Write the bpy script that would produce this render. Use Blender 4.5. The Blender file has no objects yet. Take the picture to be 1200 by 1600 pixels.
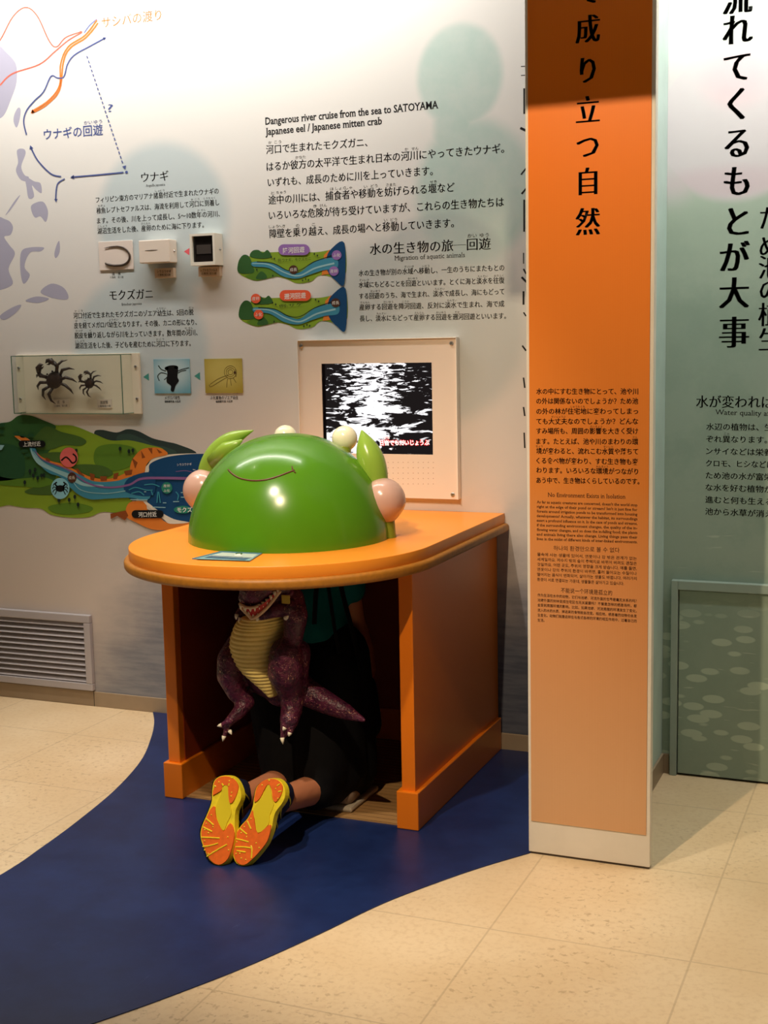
import bpy, bmesh, math, random
import numpy as np
from mathutils import Vector, Matrix, noise
random.seed(7)
SC = bpy.context.scene
COL = SC.collection
# ------------------------------------------------------------------ camera
F = 2029.5
CAM = np.array([0.0, -4.2722, 1.45])
YAW, PITCH, ROLL = 0.394231, 0.132171, -0.019539
_c, _s = math.cos(YAW), math.sin(YAW)
FWD = np.array([-_s*math.cos(PITCH), _c*math.cos(PITCH), -math.sin(PITCH)])
_r0 = np.array([_c, _s, 0.0]); _u0 = np.cross(_r0, FWD)
RGT = _r0*math.cos(ROLL)+_u0*math.sin(ROLL)
UPV = -_r0*math.sin(ROLL)+_u0*math.cos(ROLL)
cam_d = bpy.data.cameras.new('camera'); cam = bpy.data.objects.new('camera', cam_d); COL.objects.link(cam)
cam_d.sensor_fit = 'VERTICAL'; cam_d.sensor_height = 36.0; cam_d.lens = F/1600*36.0
cam_d.clip_start = 0.05; cam_d.clip_end = 50
M = Matrix.Identity(4)
for i in range(3):
    M[i][0] = RGT[i]; M[i][1] = UPV[i]; M[i][2] = -FWD[i]; M[i][3] = CAM[i]
cam.matrix_world = M
SC.camera = cam
# ------------------------------------------------------------------ exposure, world, lights
SC.view_settings.view_transform = 'Standard'; SC.view_settings.look = 'None'
SC.view_settings.exposure = 0.0; SC.view_settings.gamma = 1.0; SC.view_settings.use_curve_mapping = False
wd = bpy.data.worlds.new('world'); SC.world = wd; wd.use_nodes = True
wd.node_tree.nodes['Background'].inputs[0].default_value = (1.0, 0.86, 0.72, 1)
wd.node_tree.nodes['Background'].inputs[1].default_value = 0.05

def lamp(name, typ, loc, target, energy, color, **kw):
    l = bpy.data.lights.new(name, typ); l.energy = energy; l.color = color
    for k, v in kw.items(): setattr(l, k, v)
    o = bpy.data.objects.new(name, l); COL.objects.link(o)
    o.location = loc
    o.rotation_euler = (Vector(target)-Vector(loc)).to_track_quat('-Z', 'Y').to_euler()
    return o
WARM = (1.0, 0.76, 0.50); MILD = (1.0, 0.86, 0.70); WHITE = (1.0, 0.95, 0.88)
# wall washers close to the wall, high up
lamp('wall_washer', 'AREA', (-2.7, -0.55, 3.1), (-2.7, -0.05, 2.3), 38, WHITE, shape='RECTANGLE', size=2.6, size_y=0.10)
lamp('wall_washer', 'AREA', (-0.1, -0.65, 3.1), (-0.1, -0.1, 2.2), 33, WHITE, shape='RECTANGLE', size=1.4, size_y=0.10)
# ceiling spots
lamp('ceiling_spot', 'SPOT', (-1.70, -2.5, 3.15), (-1.8, -0.95, 0.55), 175, MILD, spot_size=math.radians(52), spot_blend=0.7, shadow_soft_size=0.04)
lamp('ceiling_spot', 'SPOT', (-1.2, -3.1, 3.2), (-0.62, -1.0, 0.95), 235, WARM, spot_size=math.radians(60), spot_blend=0.5, shadow_soft_size=0.02)
lamp('ceiling_spot', 'SPOT', (-3.0, -1.1, 3.2), (-2.85, -0.85, 0.0), 125, MILD, spot_size=math.radians(55), spot_blend=0.8, shadow_soft_size=0.05)

# ------------------------------------------------------------------ helpers
def ray(px, py): return RGT*(px-600)-UPV*(py-800)+FWD*F
def on(px, py, ax, val):
    d = ray(px, py); t = (val-CAM[ax])/d[ax]; return Vector(CAM+d*t)
def at(px, py, Y): return on(px, py, 1, Y)
def ppm(p):                                   # pixels per metre at a point
    return F/float(np.dot(np.array(p)-CAM, FWD))

def lin(c):
    return tuple(((x/255)/12.92 if x/255 <= .04045 else ((x/255+.055)/1.055)**2.4) for x in c)
def mat(name, rgb, rough=.6, spec=.5, metal=0, srgb=True, noise_amt=0, noise_scale=20, bump=0, bump_scale=60, emit=None, coat=0, trans=0, alpha=1, sss=0):
    m = bpy.data.materials.new(name); m.use_nodes = True
    nt = m.node_tree; b = nt.nodes['Principled BSDF']
    c = lin(rgb) if srgb else rgb
    b.inputs['Base Color'].default_value = (*c, 1); b.inputs['Roughness'].default_value = rough
    b.inputs['Specular IOR Level'].default_value = spec; b.inputs['Metallic'].default_value = metal
    b.inputs['Coat Weight'].default_value = coat; b.inputs['Transmission Weight'].default_value = trans; b.inputs['Alpha'].default_value = alpha
    if sss: b.inputs['Subsurface Weight'].default_value = sss; b.inputs['Subsurface Radius'].default_value = (.01, .006, .004)
    if emit:
        b.inputs['Emission Color'].default_value = (*lin(emit[0]), 1); b.inputs['Emission Strength'].default_value = emit[1]
    if noise_amt or bump:
        tc = nt.nodes.new('ShaderNodeTexCoord')
    if noise_amt:
        n = nt.nodes.new('ShaderNodeTexNoise'); n.inputs['Scale'].default_value = noise_scale; n.inputs['Detail'].default_value = 5
        nt.links.new(tc.outputs['Object'], n.inputs['Vector'])
        mr = nt.nodes.new('ShaderNodeMapRange'); mr.inputs['From Min'].default_value = .3; mr.inputs['From Max'].default_value = .7
        mr.inputs['To Min'].default_value = 1-noise_amt; mr.inputs['To Max'].default_value = 1+noise_amt
        nt.links.new(n.outputs['Fac'], mr.inputs['Value'])
        mx = nt.nodes.new('ShaderNodeVectorMath'); mx.operation = 'SCALE'; mx.inputs[0].default_value = c
        nt.links.new(mr.outputs['Result'], mx.inputs['Scale']); nt.links.new(mx.outputs[0], b.inputs['Base Color'])
    if bump:
        n2 = nt.nodes.new('ShaderNodeTexNoise'); n2.inputs['Scale'].default_value = bump_scale; n2.inputs['Detail'].default_value = 3
        nt.links.new(tc.outputs['Object'], n2.inputs['Vector'])
        bp = nt.nodes.new('ShaderNodeBump'); bp.inputs['Strength'].default_value = bump; bp.inputs['Distance'].default_value = .004
        nt.links.new(n2.outputs['Fac'], bp.inputs['Height']); nt.links.new(bp.outputs[0], b.inputs['Normal'])
    return m
class NB:                                     # small node-graph builder
    def __init__(s, m): s.nt = m.node_tree; s.N = s.nt.nodes; s.L = s.nt.links; s.tc = s.N.new('ShaderNodeTexCoord').outputs['Object']
    def val(s, sock, v):
        if hasattr(v, 'is_output'): s.L.new(v, sock)
        else: sock.default_value = v
    def math(s, op, a, b=0.0, clamp=False):
        n = s.N.new('ShaderNodeMath'); n.operation = op; n.use_clamp = clamp; s.val(n.inputs[0], a); s.val(n.inputs[1], b); return n.outputs[0]
    def xyz(s, v):
        n = s.N.new('ShaderNodeSeparateXYZ'); s.val(n.inputs[0], v); return n.outputs
    def comb(s, x, y, z):
        n = s.N.new('ShaderNodeCombineXYZ'); s.val(n.inputs[0], x); s.val(n.inputs[1], y); s.val(n.inputs[2], z); return n.outputs[0]
    def noise(s, v, scale, detail=4, rough=.5, dist=0):
        n = s.N.new('ShaderNodeTexNoise'); s.val(n.inputs['Vector'], v); n.inputs['Scale'].default_value = scale; n.inputs['Detail'].default_value = detail
        n.inputs['Roughness'].default_value = rough; n.inputs['Distortion'].default_value = dist; return n.outputs['Fac']
    def rng(s, v, a, b, c=0.0, d=1.0, smooth=True):
        n = s.N.new('ShaderNodeMapRange'); n.interpolation_type = 'SMOOTHSTEP' if smooth else 'LINEAR'
        s.val(n.inputs['Value'], v)
        for k, x in zip(('From Min', 'From Max', 'To Min', 'To Max'), (a, b, c, d)): n.inputs[k].default_value = x
        return n.outputs['Result']
    def mix(s, f, a, b):
        n = s.N.new('ShaderNodeMix'); n.data_type = 'RGBA'; s.val(n.inputs[0], f)
        for i, c in ((6, a), (7, b)):
            if hasattr(c, 'is_output'): s.L.new(c, n.inputs[i])
            else: n.inputs[i].default_value = (*c, 1)
        return n.outputs[2]
    def scalev(s, v, k):
        n = s.N.new('ShaderNodeVectorMath'); n.operation = 'MULTIPLY'; s.val(n.inputs[0], v); n.inputs[1].default_value = k; return n.outputs[0]
    def base(s, c): s.L.new(c, s.N['Principled BSDF'].inputs['Base Color'])
    def ell(s, x, z, cx, cz, rx, rz, soft=.15):     # 1 inside an ellipse, fading out across its printed edge
        dx = s.math('DIVIDE', s.math('SUBTRACT', x, cx), rx); dz = s.math('DIVIDE', s.math('SUBTRACT', z, cz), rz)
        d = s.math('SQRT', s.math('ADD', s.math('MULTIPLY', dx, dx), s.math('MULTIPLY', dz, dz)))
        return s.rng(d, 1+soft, 1-soft)

def tag(o, label=None, cat=None, group=None, kind=None):
    for k, v in (('label', label), ('category', cat), ('group', group), ('kind', kind)):
        if v: o[k] = v
    return o
def empty(name, loc=(0, 0, 0)):
    o = bpy.data.objects.new(name, None); COL.objects.link(o); o.location = loc; o.empty_display_size = .05
    return o
def link(name, me, mats, parent=None, smooth=False):
    if not isinstance(mats, (list, tuple)): mats = [mats]
    if not me.materials:
        for m in mats: me.materials.append(m)
    o = bpy.data.objects.new(name, me); COL.objects.link(o)
    if smooth:
        me.polygons.foreach_set('use_smooth', [True]*len(me.polygons))
    if parent is not None:
        o.parent = parent
        inv = Matrix.Identity(4)
        p = parent
        off = Vector((0, 0, 0))
        while p is not None: off += p.location; p = p.parent
        o.location = -off                      # meshes are written in world coordinates
    return o
def obj(name, bm, mats, parent=None, smooth=False, angle=None):
    me = bpy.data.meshes.new(name); bmesh.ops.recalc_face_normals(bm, faces=bm.faces[:]); bm.to_mesh(me); bm.free()
    o = link(name, me, mats, parent, smooth)
    if angle is not None: me.set_sharp_from_angle(angle=math.radians(angle))
    return o
def evalmesh(o):
    bpy.context.view_layer.update()
    dg = bpy.context.evaluated_depsgraph_get()
    return bpy.data.meshes.new_from_object(o.evaluated_get(dg), depsgraph=dg)
def add_box(bm, lo, hi, bevel=0, mi=0):
    t = bmesh.new(); bmesh.ops.create_cube(t, size=1)
    for v in t.verts:
        v.co = Vector([lo[i]+(v.co[i]+.5)*(hi[i]-lo[i]) for i in range(3)])
    if bevel: bmesh.ops.bevel(t, geom=t.edges[:], offset=bevel, segments=2, affect='EDGES', profile=.5)
    for f in t.faces: f.material_index = mi
    merge(bm, t); return bm
def merge(bm, t):
    me = bpy.data.meshes.new('tmp'); t.to_mesh(me); t.free(); bm.from_mesh(me); bpy.data.meshes.remove(me)
def box(name, lo, hi, m, parent=None, bevel=0):
    bm = bmesh.new(); add_box(bm, lo, hi, bevel); return obj(name, bm, m, parent)
def add_tube(bm, pts, radii, n=10, flat=None, cap=True):
    pts = [Vector(p) for p in pts]
    if not hasattr(radii, '__len__'): radii = [radii]*len(pts)
    rings = []; up = None
    for i, p in enumerate(pts):
        t = (pts[min(i+1, len(pts)-1)]-pts[max(i-1, 0)]).normalized()
        if up is None:
            up = Vector((0, 0, 1)) if abs(t.z) < .9 else Vector((1, 0, 0))
        a = t.cross(up); 
        if a.length < 1e-5: a = t.cross(Vector((0, 1, 0)))
        a.normalize(); b = a.cross(t).normalized(); up = b
        r = radii[i]; r1, r2 = (r if hasattr(r, '__len__') else (r, r))
        rings.append([bm.verts.new(p+a*math.cos(2*math.pi*k/n)*r1+b*math.sin(2*math.pi*k/n)*r2) for k in range(n)])
    for i in range(len(rings)-1):
        for k in range(n):
            bm.faces.new((rings[i][k], rings[i][(k+1) % n], rings[i+1][(k+1) % n], rings[i+1][k]))
    if cap:
        bm.faces.new(rings[0][::-1]); bm.faces.new(rings[-1])
    return bm
def add_ell(bm, c, r, rot=None, seg=24, rings=14):
    t = bmesh.new(); bmesh.ops.create_uvsphere(t, u_segments=seg, v_segments=rings, radius=1)
    mtx = Matrix.Translation(Vector(c)) @ (rot.to_4x4() if rot else Matrix.Identity(4)) @ Matrix.Diagonal((*r, 1)) if hasattr(r, '__len__') else Matrix.Translation(Vector(c)) @ Matrix.Diagonal((r, r, r, 1))
    for v in t.verts: v.co = mtx @ v.co
    merge(bm, t); return bm
def add_lathe(bm, c, prof, n=48, cap=True):
    c = Vector(c); rings = []
    for r, z in prof:
        rings.append([bm.verts.new(c+Vector((r*math.cos(2*math.pi*k/n), r*math.sin(2*math.pi*k/n), z))) for k in range(n)])
    for i in range(len(rings)-1):
        for k in range(n):
            bm.faces.new((rings[i][k], rings[i][(k+1) % n], rings[i+1][(k+1) % n], rings[i+1][k]))
    if cap: bm.faces.new(rings[0][::-1]); bm.faces.new(rings[-1])
    return bm
def limb(bm, pts, radii):                       # chain of balls and cones, to be fused by organic()
    pts = [Vector(p) for p in pts]
    for p, r in zip(pts, radii): add_ell(bm, p, r, seg=14, rings=9)
    for i in range(len(pts)-1):
        if (pts[i+1]-pts[i]).length > 1e-4: add_tube(bm, [pts[i], pts[i+1]], [radii[i], radii[i+1]], n=14)
def organic(name, bm, m, parent, voxel=.007, smooth=5):
    me = bpy.data.meshes.new('tmp'); bmesh.ops.recalc_face_normals(bm, faces=bm.faces[:]); bm.to_mesh(me); bm.free()
    o = bpy.data.objects.new('tmp', me); COL.objects.link(o)
    r = o.modifiers.new('r', 'REMESH'); r.mode = 'VOXEL'; r.voxel_size = voxel
    s = o.modifiers.new('s', 'SMOOTH'); s.iterations = smooth; s.factor = .5
    me2 = evalmesh(o); bpy.data.objects.remove(o); me2.materials.clear()
    me2.name = name
    return link(name, me2, m, parent, smooth=True)
def catmull(pts, n=8, closed=True):
    out = []; N = len(pts)
    for i in range(N if closed else N-1):
        g = lambda j: pts[j % N] if closed else pts[max(0, min(N-1, j))]
        p0, p1, p2, p3 = g(i-1), g(i), g(i+1), g(i+2)
        for k in range(n):
            t = k/n
            out.append(tuple(.5*((2*b)+(-a+c)*t+(2*a-5*b+4*c-d)*t*t+(-a+3*b-3*c+d)*t**3) for a, b, c, d in zip(p0, p1, p2, p3)))
    if not closed: out.append(tuple(pts[-1]))
    return out
class Print:
    """Flat printed artwork on a plane (axis, value): every shape lies on that surface."""
    def __init__(s, ax=1, val=0.0, sgn=-1, step=.0004): s.bm = bmesh.new(); s.mats = []; s.ax, s.val, s.sgn, s.step = ax, val, sgn, step
    def mi(s, m):
        if m not in s.mats: s.mats.append(m)
        return s.mats.index(m)
    def w(s, p, layer): return on(p[0], p[1], s.ax, s.val) + Vector([s.sgn*s.step*layer if i == s.ax else 0 for i in range(3)])
    def poly(s, pts, m, layer=1, smooth=True, n=5):
        if smooth: pts = catmull(pts, n)
        try: f = s.bm.faces.new([s.bm.verts.new(s.w(p, layer)) for p in pts])
        except ValueError: return
        f.material_index = s.mi(m); f.normal_update()
        r = bmesh.ops.triangulate(s.bm, faces=[f])
        for q in r['faces']: q.material_index = s.mi(m)
    def ell(s, cx, cy, rx, ry, m, layer=1, a=0, n=28):
        ca, sa = math.cos(a), math.sin(a)
        s.poly([(cx+rx*math.cos(t)*ca-ry*math.sin(t)*sa, cy+rx*math.cos(t)*sa+ry*math.sin(t)*ca) for t in [2*math.pi*k/n for k in range(n)]], m, layer, smooth=False)
    def rib(s, pts, wid, m, layer=1, smooth=True, taper=False):
        if smooth: pts = catmull(pts, 6, closed=False)
        L, R = [], []
        for i, p in enumerate(pts):
            a, b = pts[max(0, i-1)], pts[min(len(pts)-1, i+1)]
            dx, dy = b[0]-a[0], b[1]-a[1]; l = math.hypot(dx, dy) or 1
            ww = (wid[0]+(wid[1]-wid[0])*i/(len(pts)-1) if hasattr(wid, '__len__') else wid)/2
            L.append((p[0]-dy/l*ww, p[1]+dx/l*ww)); R.append((p[0]+dy/l*ww, p[1]-dx/l*ww))
        k = s.mi(m)
        lv = [s.bm.verts.new(s.w(p, layer)) for p in L]; rv = [s.bm.verts.new(s.w(p, layer)) for p in R]
        for i in range(len(pts)-1):
            s.bm.faces.new((lv[i], lv[i+1], rv[i+1], rv[i])).material_index = k
    def arrow(s, tip, frm, size, m, layer=1):
        dx, dy = tip[0]-frm[0], tip[1]-frm[1]; l = math.hypot(dx, dy); dx, dy = dx/l*size, dy/l*size
        s.poly([tip, (tip[0]-dx-dy*.55, tip[1]-dy+dx*.55), (tip[0]-dx+dy*.55, tip[1]-dy-dx*.55)], m, layer, smooth=False)
    def text(s, string, p0, p1, h, m, layer=1, bold=0, smear=(0,), fit=True, ruby=(), italic=False):
        """one line from p0 to p1 (its left and right ends at the foot of the letters, in photo pixels), h pixels per em"""
        a, b = s.w(p0, layer), s.w(p1, layer)
        k = h/ppm(a)
        X = (b-a); wid = X.length; X.normalize(); Z = Vector((0, 0, 1)); Z = (Z-X*Z.dot(X)).normalized()
        if s.ax == 2: Z = Vector((-X.y, X.x, 0))
        V, P = serif_glyphs(string, bold) if string.isascii() and len(string) > 2 else glyphs(string, bold)
        if not len(V): return
        x0, x1 = V[:, 0].min(), V[:, 0].max(); kx = wid/max(x1-x0, 1e-6) if fit else k
        i0 = s.mi(m)
        for dx in smear:
            vs = [s.bm.verts.new(a+X*((v[0]-x0)*kx+dx*k)+Z*((v[1]+.08)*k)) for v in V]
            for f in P:
                try: s.bm.faces.new([vs[i] for i in f]).material_index = i0
                except ValueError: pass
        n = len(string)
        for (i, c, t) in ruby:
            fx = (i+c/2)/n; cx, cy = p0[0]+(p1[0]-p0[0])*fx, p0[1]+(p1[1]-p0[1])*fx - h*1.0
            hw = min(len(t)*.36*h/2, c*h*.5)
            s.text(t, (cx-hw, cy-(p1[1]-p0[1])/max(1, p1[0]-p0[0])*-hw*-1*0), (cx+hw, cy+(p1[1]-p0[1])/max(1, p1[0]-p0[0])*2*hw), h*.36, m, layer)
    def char(s, c, cx, cy, h, m, layer=1, bold=0, smear=(0,), sy=1.0):
        a = s.w((cx, cy), layer); k = h/ppm(a); V, P = glyphs(c, bold); i0 = s.mi(m)
        X = Vector((1, 0, 0)) if s.ax == 1 else Vector((0, 1, 0)); Z = Vector((0, 0, 1))
        sm = sum(smear)/len(smear)
        for dx in smear:
            vs = [s.bm.verts.new(a+X*((v[0]-.5+dx-sm)*k)+Z*((v[1]-.36)*k*sy)) for v in V]
            for f in P:
                try: s.bm.faces.new([vs[i] for i in f]).material_index = i0
                except ValueError: pass
    def build(s, name, parent=None): return obj_raw(name, s.bm, s.mats, parent)
def obj_raw(name, bm, mats, parent):
    me = bpy.data.meshes.new(name); bm.to_mesh(me); bm.free(); return link(name, me, mats, parent)
_G = {}
def glyphs(string, bold=0):
    key = (string, bold)
    if key not in _G:
        cu = bpy.data.curves.new('t', 'FONT'); cu.body = string; cu.resolution_u = 2; cu.offset = bold
        o = bpy.data.objects.new('t', cu); COL.objects.link(o); me = evalmesh(o)
        V = np.array([v.co[:] for v in me.vertices]).reshape(-1, 3); P = [tuple(p.vertices) for p in me.polygons]
        bpy.data.objects.remove(o); bpy.data.curves.remove(cu); bpy.data.meshes.remove(me); _G[key] = (V, P)
    return _G[key]
_S = {}
def serif_glyphs(string, bold):
    key = (string, bold)
    if key not in _S:
        V, P = glyphs(string, bold); V = V.copy(); P = list(P)
        from collections import Counter
        cnt = Counter(tuple(sorted((f[i], f[(i+1) % len(f)]))) for f in P for i in range(len(f)))
        tops = [t for t in (.53, .545, .555, .68, .69, .74, .75, .76)]
        extra = []
        for (a, b), c in cnt.items():
            if c != 1: continue
            p, q = V[a], V[b]
            if abs(p[1]-q[1]) > .004 or not .03 < abs(p[0]-q[0]) < .2: continue
            x0, x1, yy = min(p[0], q[0]), max(p[0], q[0]), p[1]
            if abs(yy) < .03 or abs(yy+.2) < .03: extra.append((x0-.055, x1+.055, yy, yy+.035))
            elif yy > .42: extra.append((x0-.065, x1+(.05 if yy > .62 else .01), yy-.035, yy))
        n = len(V); add = []
        for x0, x1, y0, y1 in extra:
            add += [(x0, y0, 0), (x1, y0, 0), (x1, y1, 0), (x0, y1, 0)]; P.append((n, n+1, n+2, n+3)); n += 4
        if add: V = np.concatenate([V, np.array(add)])
        _S[key] = (V, P)
    return _S[key]
MINCHO = (0, .022, .044)                      # thickened uprights, thin bars
SMALL = (0, .03)

# ------------------------------------------------------------------ materials
INK = mat('ink', (22, 20, 22), .6, .3); INKB = mat('ink_brown', (48, 18, 12), .6, .3)
BLUEINK = mat('ink_blue', (78, 92, 150), .7, .2); LIGHTBLUEINK = mat('ink_light_blue', (110, 122, 170), .7, .2)
ORANGEINK = mat('ink_orange', (230, 124, 52), .7, .2); REDINK = mat('ink_red', (236, 110, 90), .7, .2)
LAND = mat('ink_lilac', (176, 174, 194), .7, .2)
ORANGE = mat('orange_laminate', (236, 126, 18), .32, .5, bump=.05, bump_scale=300)
ORANGE_TOP = mat('orange_top_laminate', (248, 152, 44), .35, .5, noise_amt=.03, noise_scale=6)
TRIM_WOOD = mat('varnished_trim', (172, 112, 30), .5, .5, noise_amt=.12, noise_scale=60)
WHITE_PLASTIC = mat('white_plastic', (238, 232, 222), .35, .5)
WHITE_PAINT = mat('white_paint', (232, 226, 214), .5, .4, noise_amt=.04, noise_scale=12)
STEEL = mat('steel', (190, 188, 184), .3, .5, metal=.9)
BLACK = mat('black_plastic', (14, 14, 16), .4, .4)
BASEB = mat('taupe_skirting', (158, 140, 116), .5, .4, noise_amt=.05, noise_scale=15)

# ------------------------------------------------------------------ wall_back
WB = mat('printed_wall_film', (225, 220, 212), .55, .35)
nb = NB(WB); x, y, z = nb.xyz(nb.tc)
def E(px, py, rx, ry, soft=.12, plane=0.0):
    c = on(px, py, 1, plane); k = ppm(c); return nb.ell(x, z, c.x, c.z, rx/k*1.06, ry/k, soft)
bub = nb.math('MAXIMUM', E(253, 345, 112, 118), nb.math('MAXIMUM', E(218, 548, 116, 118), E(240, 450, 70, 90, .2)))
teal1 = nb.math('MAXIMUM', E(718, 118, 66, 78), nb.math('MAXIMUM', E(708, 205, 30, 60, .3), E(740, 300, 90, 110, .15)))
teal2 = nb.math('MAXIMUM', E(690, 440, 110, 105, .1), E(650, 520, 170, 150, .12))
wn = nb.noise(nb.scalev(nb.tc, (1.2, 1, 2.0)), 3.0, 5, .6)
wet = nb.rng(nb.noise(nb.tc, 9, 5, .6), .3, .7, .75, 1.0)
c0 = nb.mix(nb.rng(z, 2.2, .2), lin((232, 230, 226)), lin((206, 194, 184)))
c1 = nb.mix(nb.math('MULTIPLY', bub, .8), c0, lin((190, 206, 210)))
c2 = nb.mix(nb.math('MULTIPLY', nb.math('MULTIPLY', teal1, wet), .8), c1, lin((176, 206, 198)))
c3 = nb.mix(nb.math('MULTIPLY', teal2, .55), c2, lin((176, 188, 188)))
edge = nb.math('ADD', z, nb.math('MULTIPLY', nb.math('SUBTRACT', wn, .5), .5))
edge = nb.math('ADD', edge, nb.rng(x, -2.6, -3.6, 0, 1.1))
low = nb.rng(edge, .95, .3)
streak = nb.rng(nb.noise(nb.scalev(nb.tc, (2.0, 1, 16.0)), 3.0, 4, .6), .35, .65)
water_and_shadow = nb.mix(streak, lin((120, 124, 134)), lin((140, 142, 148)))
water_and_shadow = nb.mix(nb.math('MULTIPLY', nb.rng(x, -1.9, -1.25), nb.rng(z, .95, .5)), water_and_shadow, nb.mix(streak, lin((78, 84, 98)), lin((96, 100, 112))))  # counter's shadow on the wall painted in as darker water
c4 = nb.mix(low, c3, water_and_shadow)
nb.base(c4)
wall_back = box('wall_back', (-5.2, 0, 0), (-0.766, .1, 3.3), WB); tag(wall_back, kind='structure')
o = box('baseboard_back', (-5.2, -.008, 0), (-0.766, 0, .061), BASEB, None, .002); tag(o, kind='structure')
sc_ = bmesh.new(); xx = on(147, 1090, 1, -.008).x
add_box(sc_, (xx-.001, -.0086, 0), (xx+.001, -.0078, .0605)); obj('baseboard_seam', sc_, BLACK, o)

# wall_right, partition
WR = mat('lotus_pond_wall_film', (160, 178, 160), .55, .35)
nb = NB(WR); x, y, z = nb.xyz(nb.tc)
PR = -.06
c0 = nb.mix(nb.rng(z, 1.75, 2.35), lin((164, 180, 166)), lin((226, 232, 224)))
mott = nb.noise(nb.tc, 7, 6, .65)
c0 = nb.mix(nb.math('MULTIPLY', nb.rng(mott, .4, .65), nb.rng(z, 2.0, 1.3, 0, .8)), c0, lin((146, 166, 152)))
horizon = nb.math('ADD', z, nb.math('MULTIPLY', nb.math('SUBTRACT', nb.noise(nb.tc, 10, 5, .6), .5), .25))
c0 = nb.mix(nb.math('MULTIPLY', nb.rng(horizon, 1.64, 1.50), nb.rng(z, .9, 1.5, .3, .6)), c0, lin((140, 160, 146)))
p1 = E(1150, 190, 120, 120, .08, PR); p2 = E(1050, 200, 60, 110, .25, PR); p3 = E(1150, 118, 46, 44, .5, PR)
pet = nb.math('MAXIMUM', p1, nb.math('MULTIPLY', p2, .8))
c0 = nb.mix(nb.math('MULTIPLY', pet, .75), c0, lin((214, 202, 212)))
c0 = nb.mix(nb.math('MULTIPLY', nb.math('MULTIPLY', p3, p1), .5), c0, lin((228, 190, 200)))
rim = nb.math('MULTIPLY', E(1130, 285, 95, 24, .5, PR), pet)
c0 = nb.mix(nb.math('MULTIPLY', rim, .35), c0, lin((204, 172, 184)))
v = nb.N.new('ShaderNodeTexVoronoi'); v.feature = 'F1'; v.inputs['Scale'].default_value = 11.0
nb.L.new(nb.scalev(nb.tc, (1.0, 1, 2.6)), v.inputs['Vector'])
pads = nb.rng(v.outputs['Distance'], .43, .36)
amt = nb.math('MULTIPLY', nb.rng(nb.noise(nb.tc, 4.0, 2), .36, .50), nb.rng(z, .64, .45))
pads = nb.math('MULTIPLY', pads, amt)
c0 = nb.mix(nb.rng(z, .75, .55, 0, .6), c0, lin((136, 154, 138)))
c0 = nb.mix(nb.math('MULTIPLY', pads, .75), c0, lin((186, 202, 182)))
fl = nb.noise(nb.scalev(nb.tc, (7.0, 1, 55.0)), 1.3, 2)
c0 = nb.mix(nb.math('MULTIPLY', nb.rng(fl, .66, .74), nb.rng(z, .95, .8, 0, .5)), c0, lin((196, 206, 190)))
nb.base(c0)
wall_right = box('wall_right', (-.766, -.06, 0), (1.6, .1, 3.3), WR); tag(wall_right, kind='structure')
o = box('baseboard_right', (-.766, -.068, 0), (-.742, -.06, .066), BASEB); tag(o, kind='structure')
PT = mat('pale_teal_film', (190, 214, 208), .5, .35, noise_amt=.06, noise_scale=9)
partition = box('wall_partition', (-.97, -.846, 0), (-.768, 0, 3.3), mat('dark_bounce_cut', (84, 92, 98), .6, .3, noise_amt=.08, noise_scale=9)); tag(partition, kind='structure')  # unseen left face made dark to cut bounce onto the counter
box('partition_film', (-.768, -.8455, 0), (-.766, -.0605, 3.3), PT, partition)
o = box('baseboard_partition', (-.766, -.80, 0), (-.759, -.068, .066), BASEB); tag(o, kind='structure')

# ------------------------------------------------------------------ floor and ceiling
FL = mat('beige_stone_tile', (226, 202, 164), .42, .4)
nb = NB(FL); x, y, z = nb.xyz(nb.tc)
m1 = nb.noise(nb.tc, 60, 4, .6); m2 = nb.noise(nb.tc, 2.2, 3, .5); m3 = nb.noise(nb.tc, 52, 3, .6)
c0 = nb.mix(nb.rng(m2, .3, .7), lin((222, 196, 156)), lin((232, 210, 174)))
c0 = nb.mix(nb.math('MULTIPLY', nb.rng(m1, .45, .7), .35), c0, lin((204, 174, 134)))
spk = nb.math('MULTIPLY', nb.rng(m3, .57, .66), nb.rng(nb.noise(nb.tc, 1.7, 2), .42, .58, .15, 1.0))
c0 = nb.mix(nb.math('MULTIPLY', spk, .5), c0, lin((170, 140, 102)))
def grout(v, off, pitch, w):
    a = nb.math('SUBTRACT', nb.math('FRACT', nb.math('ADD', nb.math('DIVIDE', nb.math('SUBTRACT', v, off), pitch), 20.5)), .5)
    return nb.rng(nb.math('ABSOLUTE', a), w*1.6/pitch, w*.6/pitch)
g = nb.math('MAXIMUM', grout(x, -.458, .49, .0022), grout(y, -.355, .506, .0022))
c0 = nb.mix(nb.math('MULTIPLY', g, .32), c0, lin((150, 124, 92)))
nb.base(c0)
floor = box('floor', (-5.2, -6.0, -.1), (1.6, .1, 0), FL); tag(floor, kind='structure')
CEIL = mat('ceiling_paint', (200, 194, 184), .8, .2)
o = box('ceiling', (-5.2, -6.0, 3.3), (1.6, .1, 3.4), CEIL); tag(o, kind='structure')
o = box('unseen_shadow_beam', (-1.25, -1.7, 2.47), (.6, -1.5, 3.3), CEIL); tag(o, kind='structure')  # out-of-view beam added to block the spot from the pillar top

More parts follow.
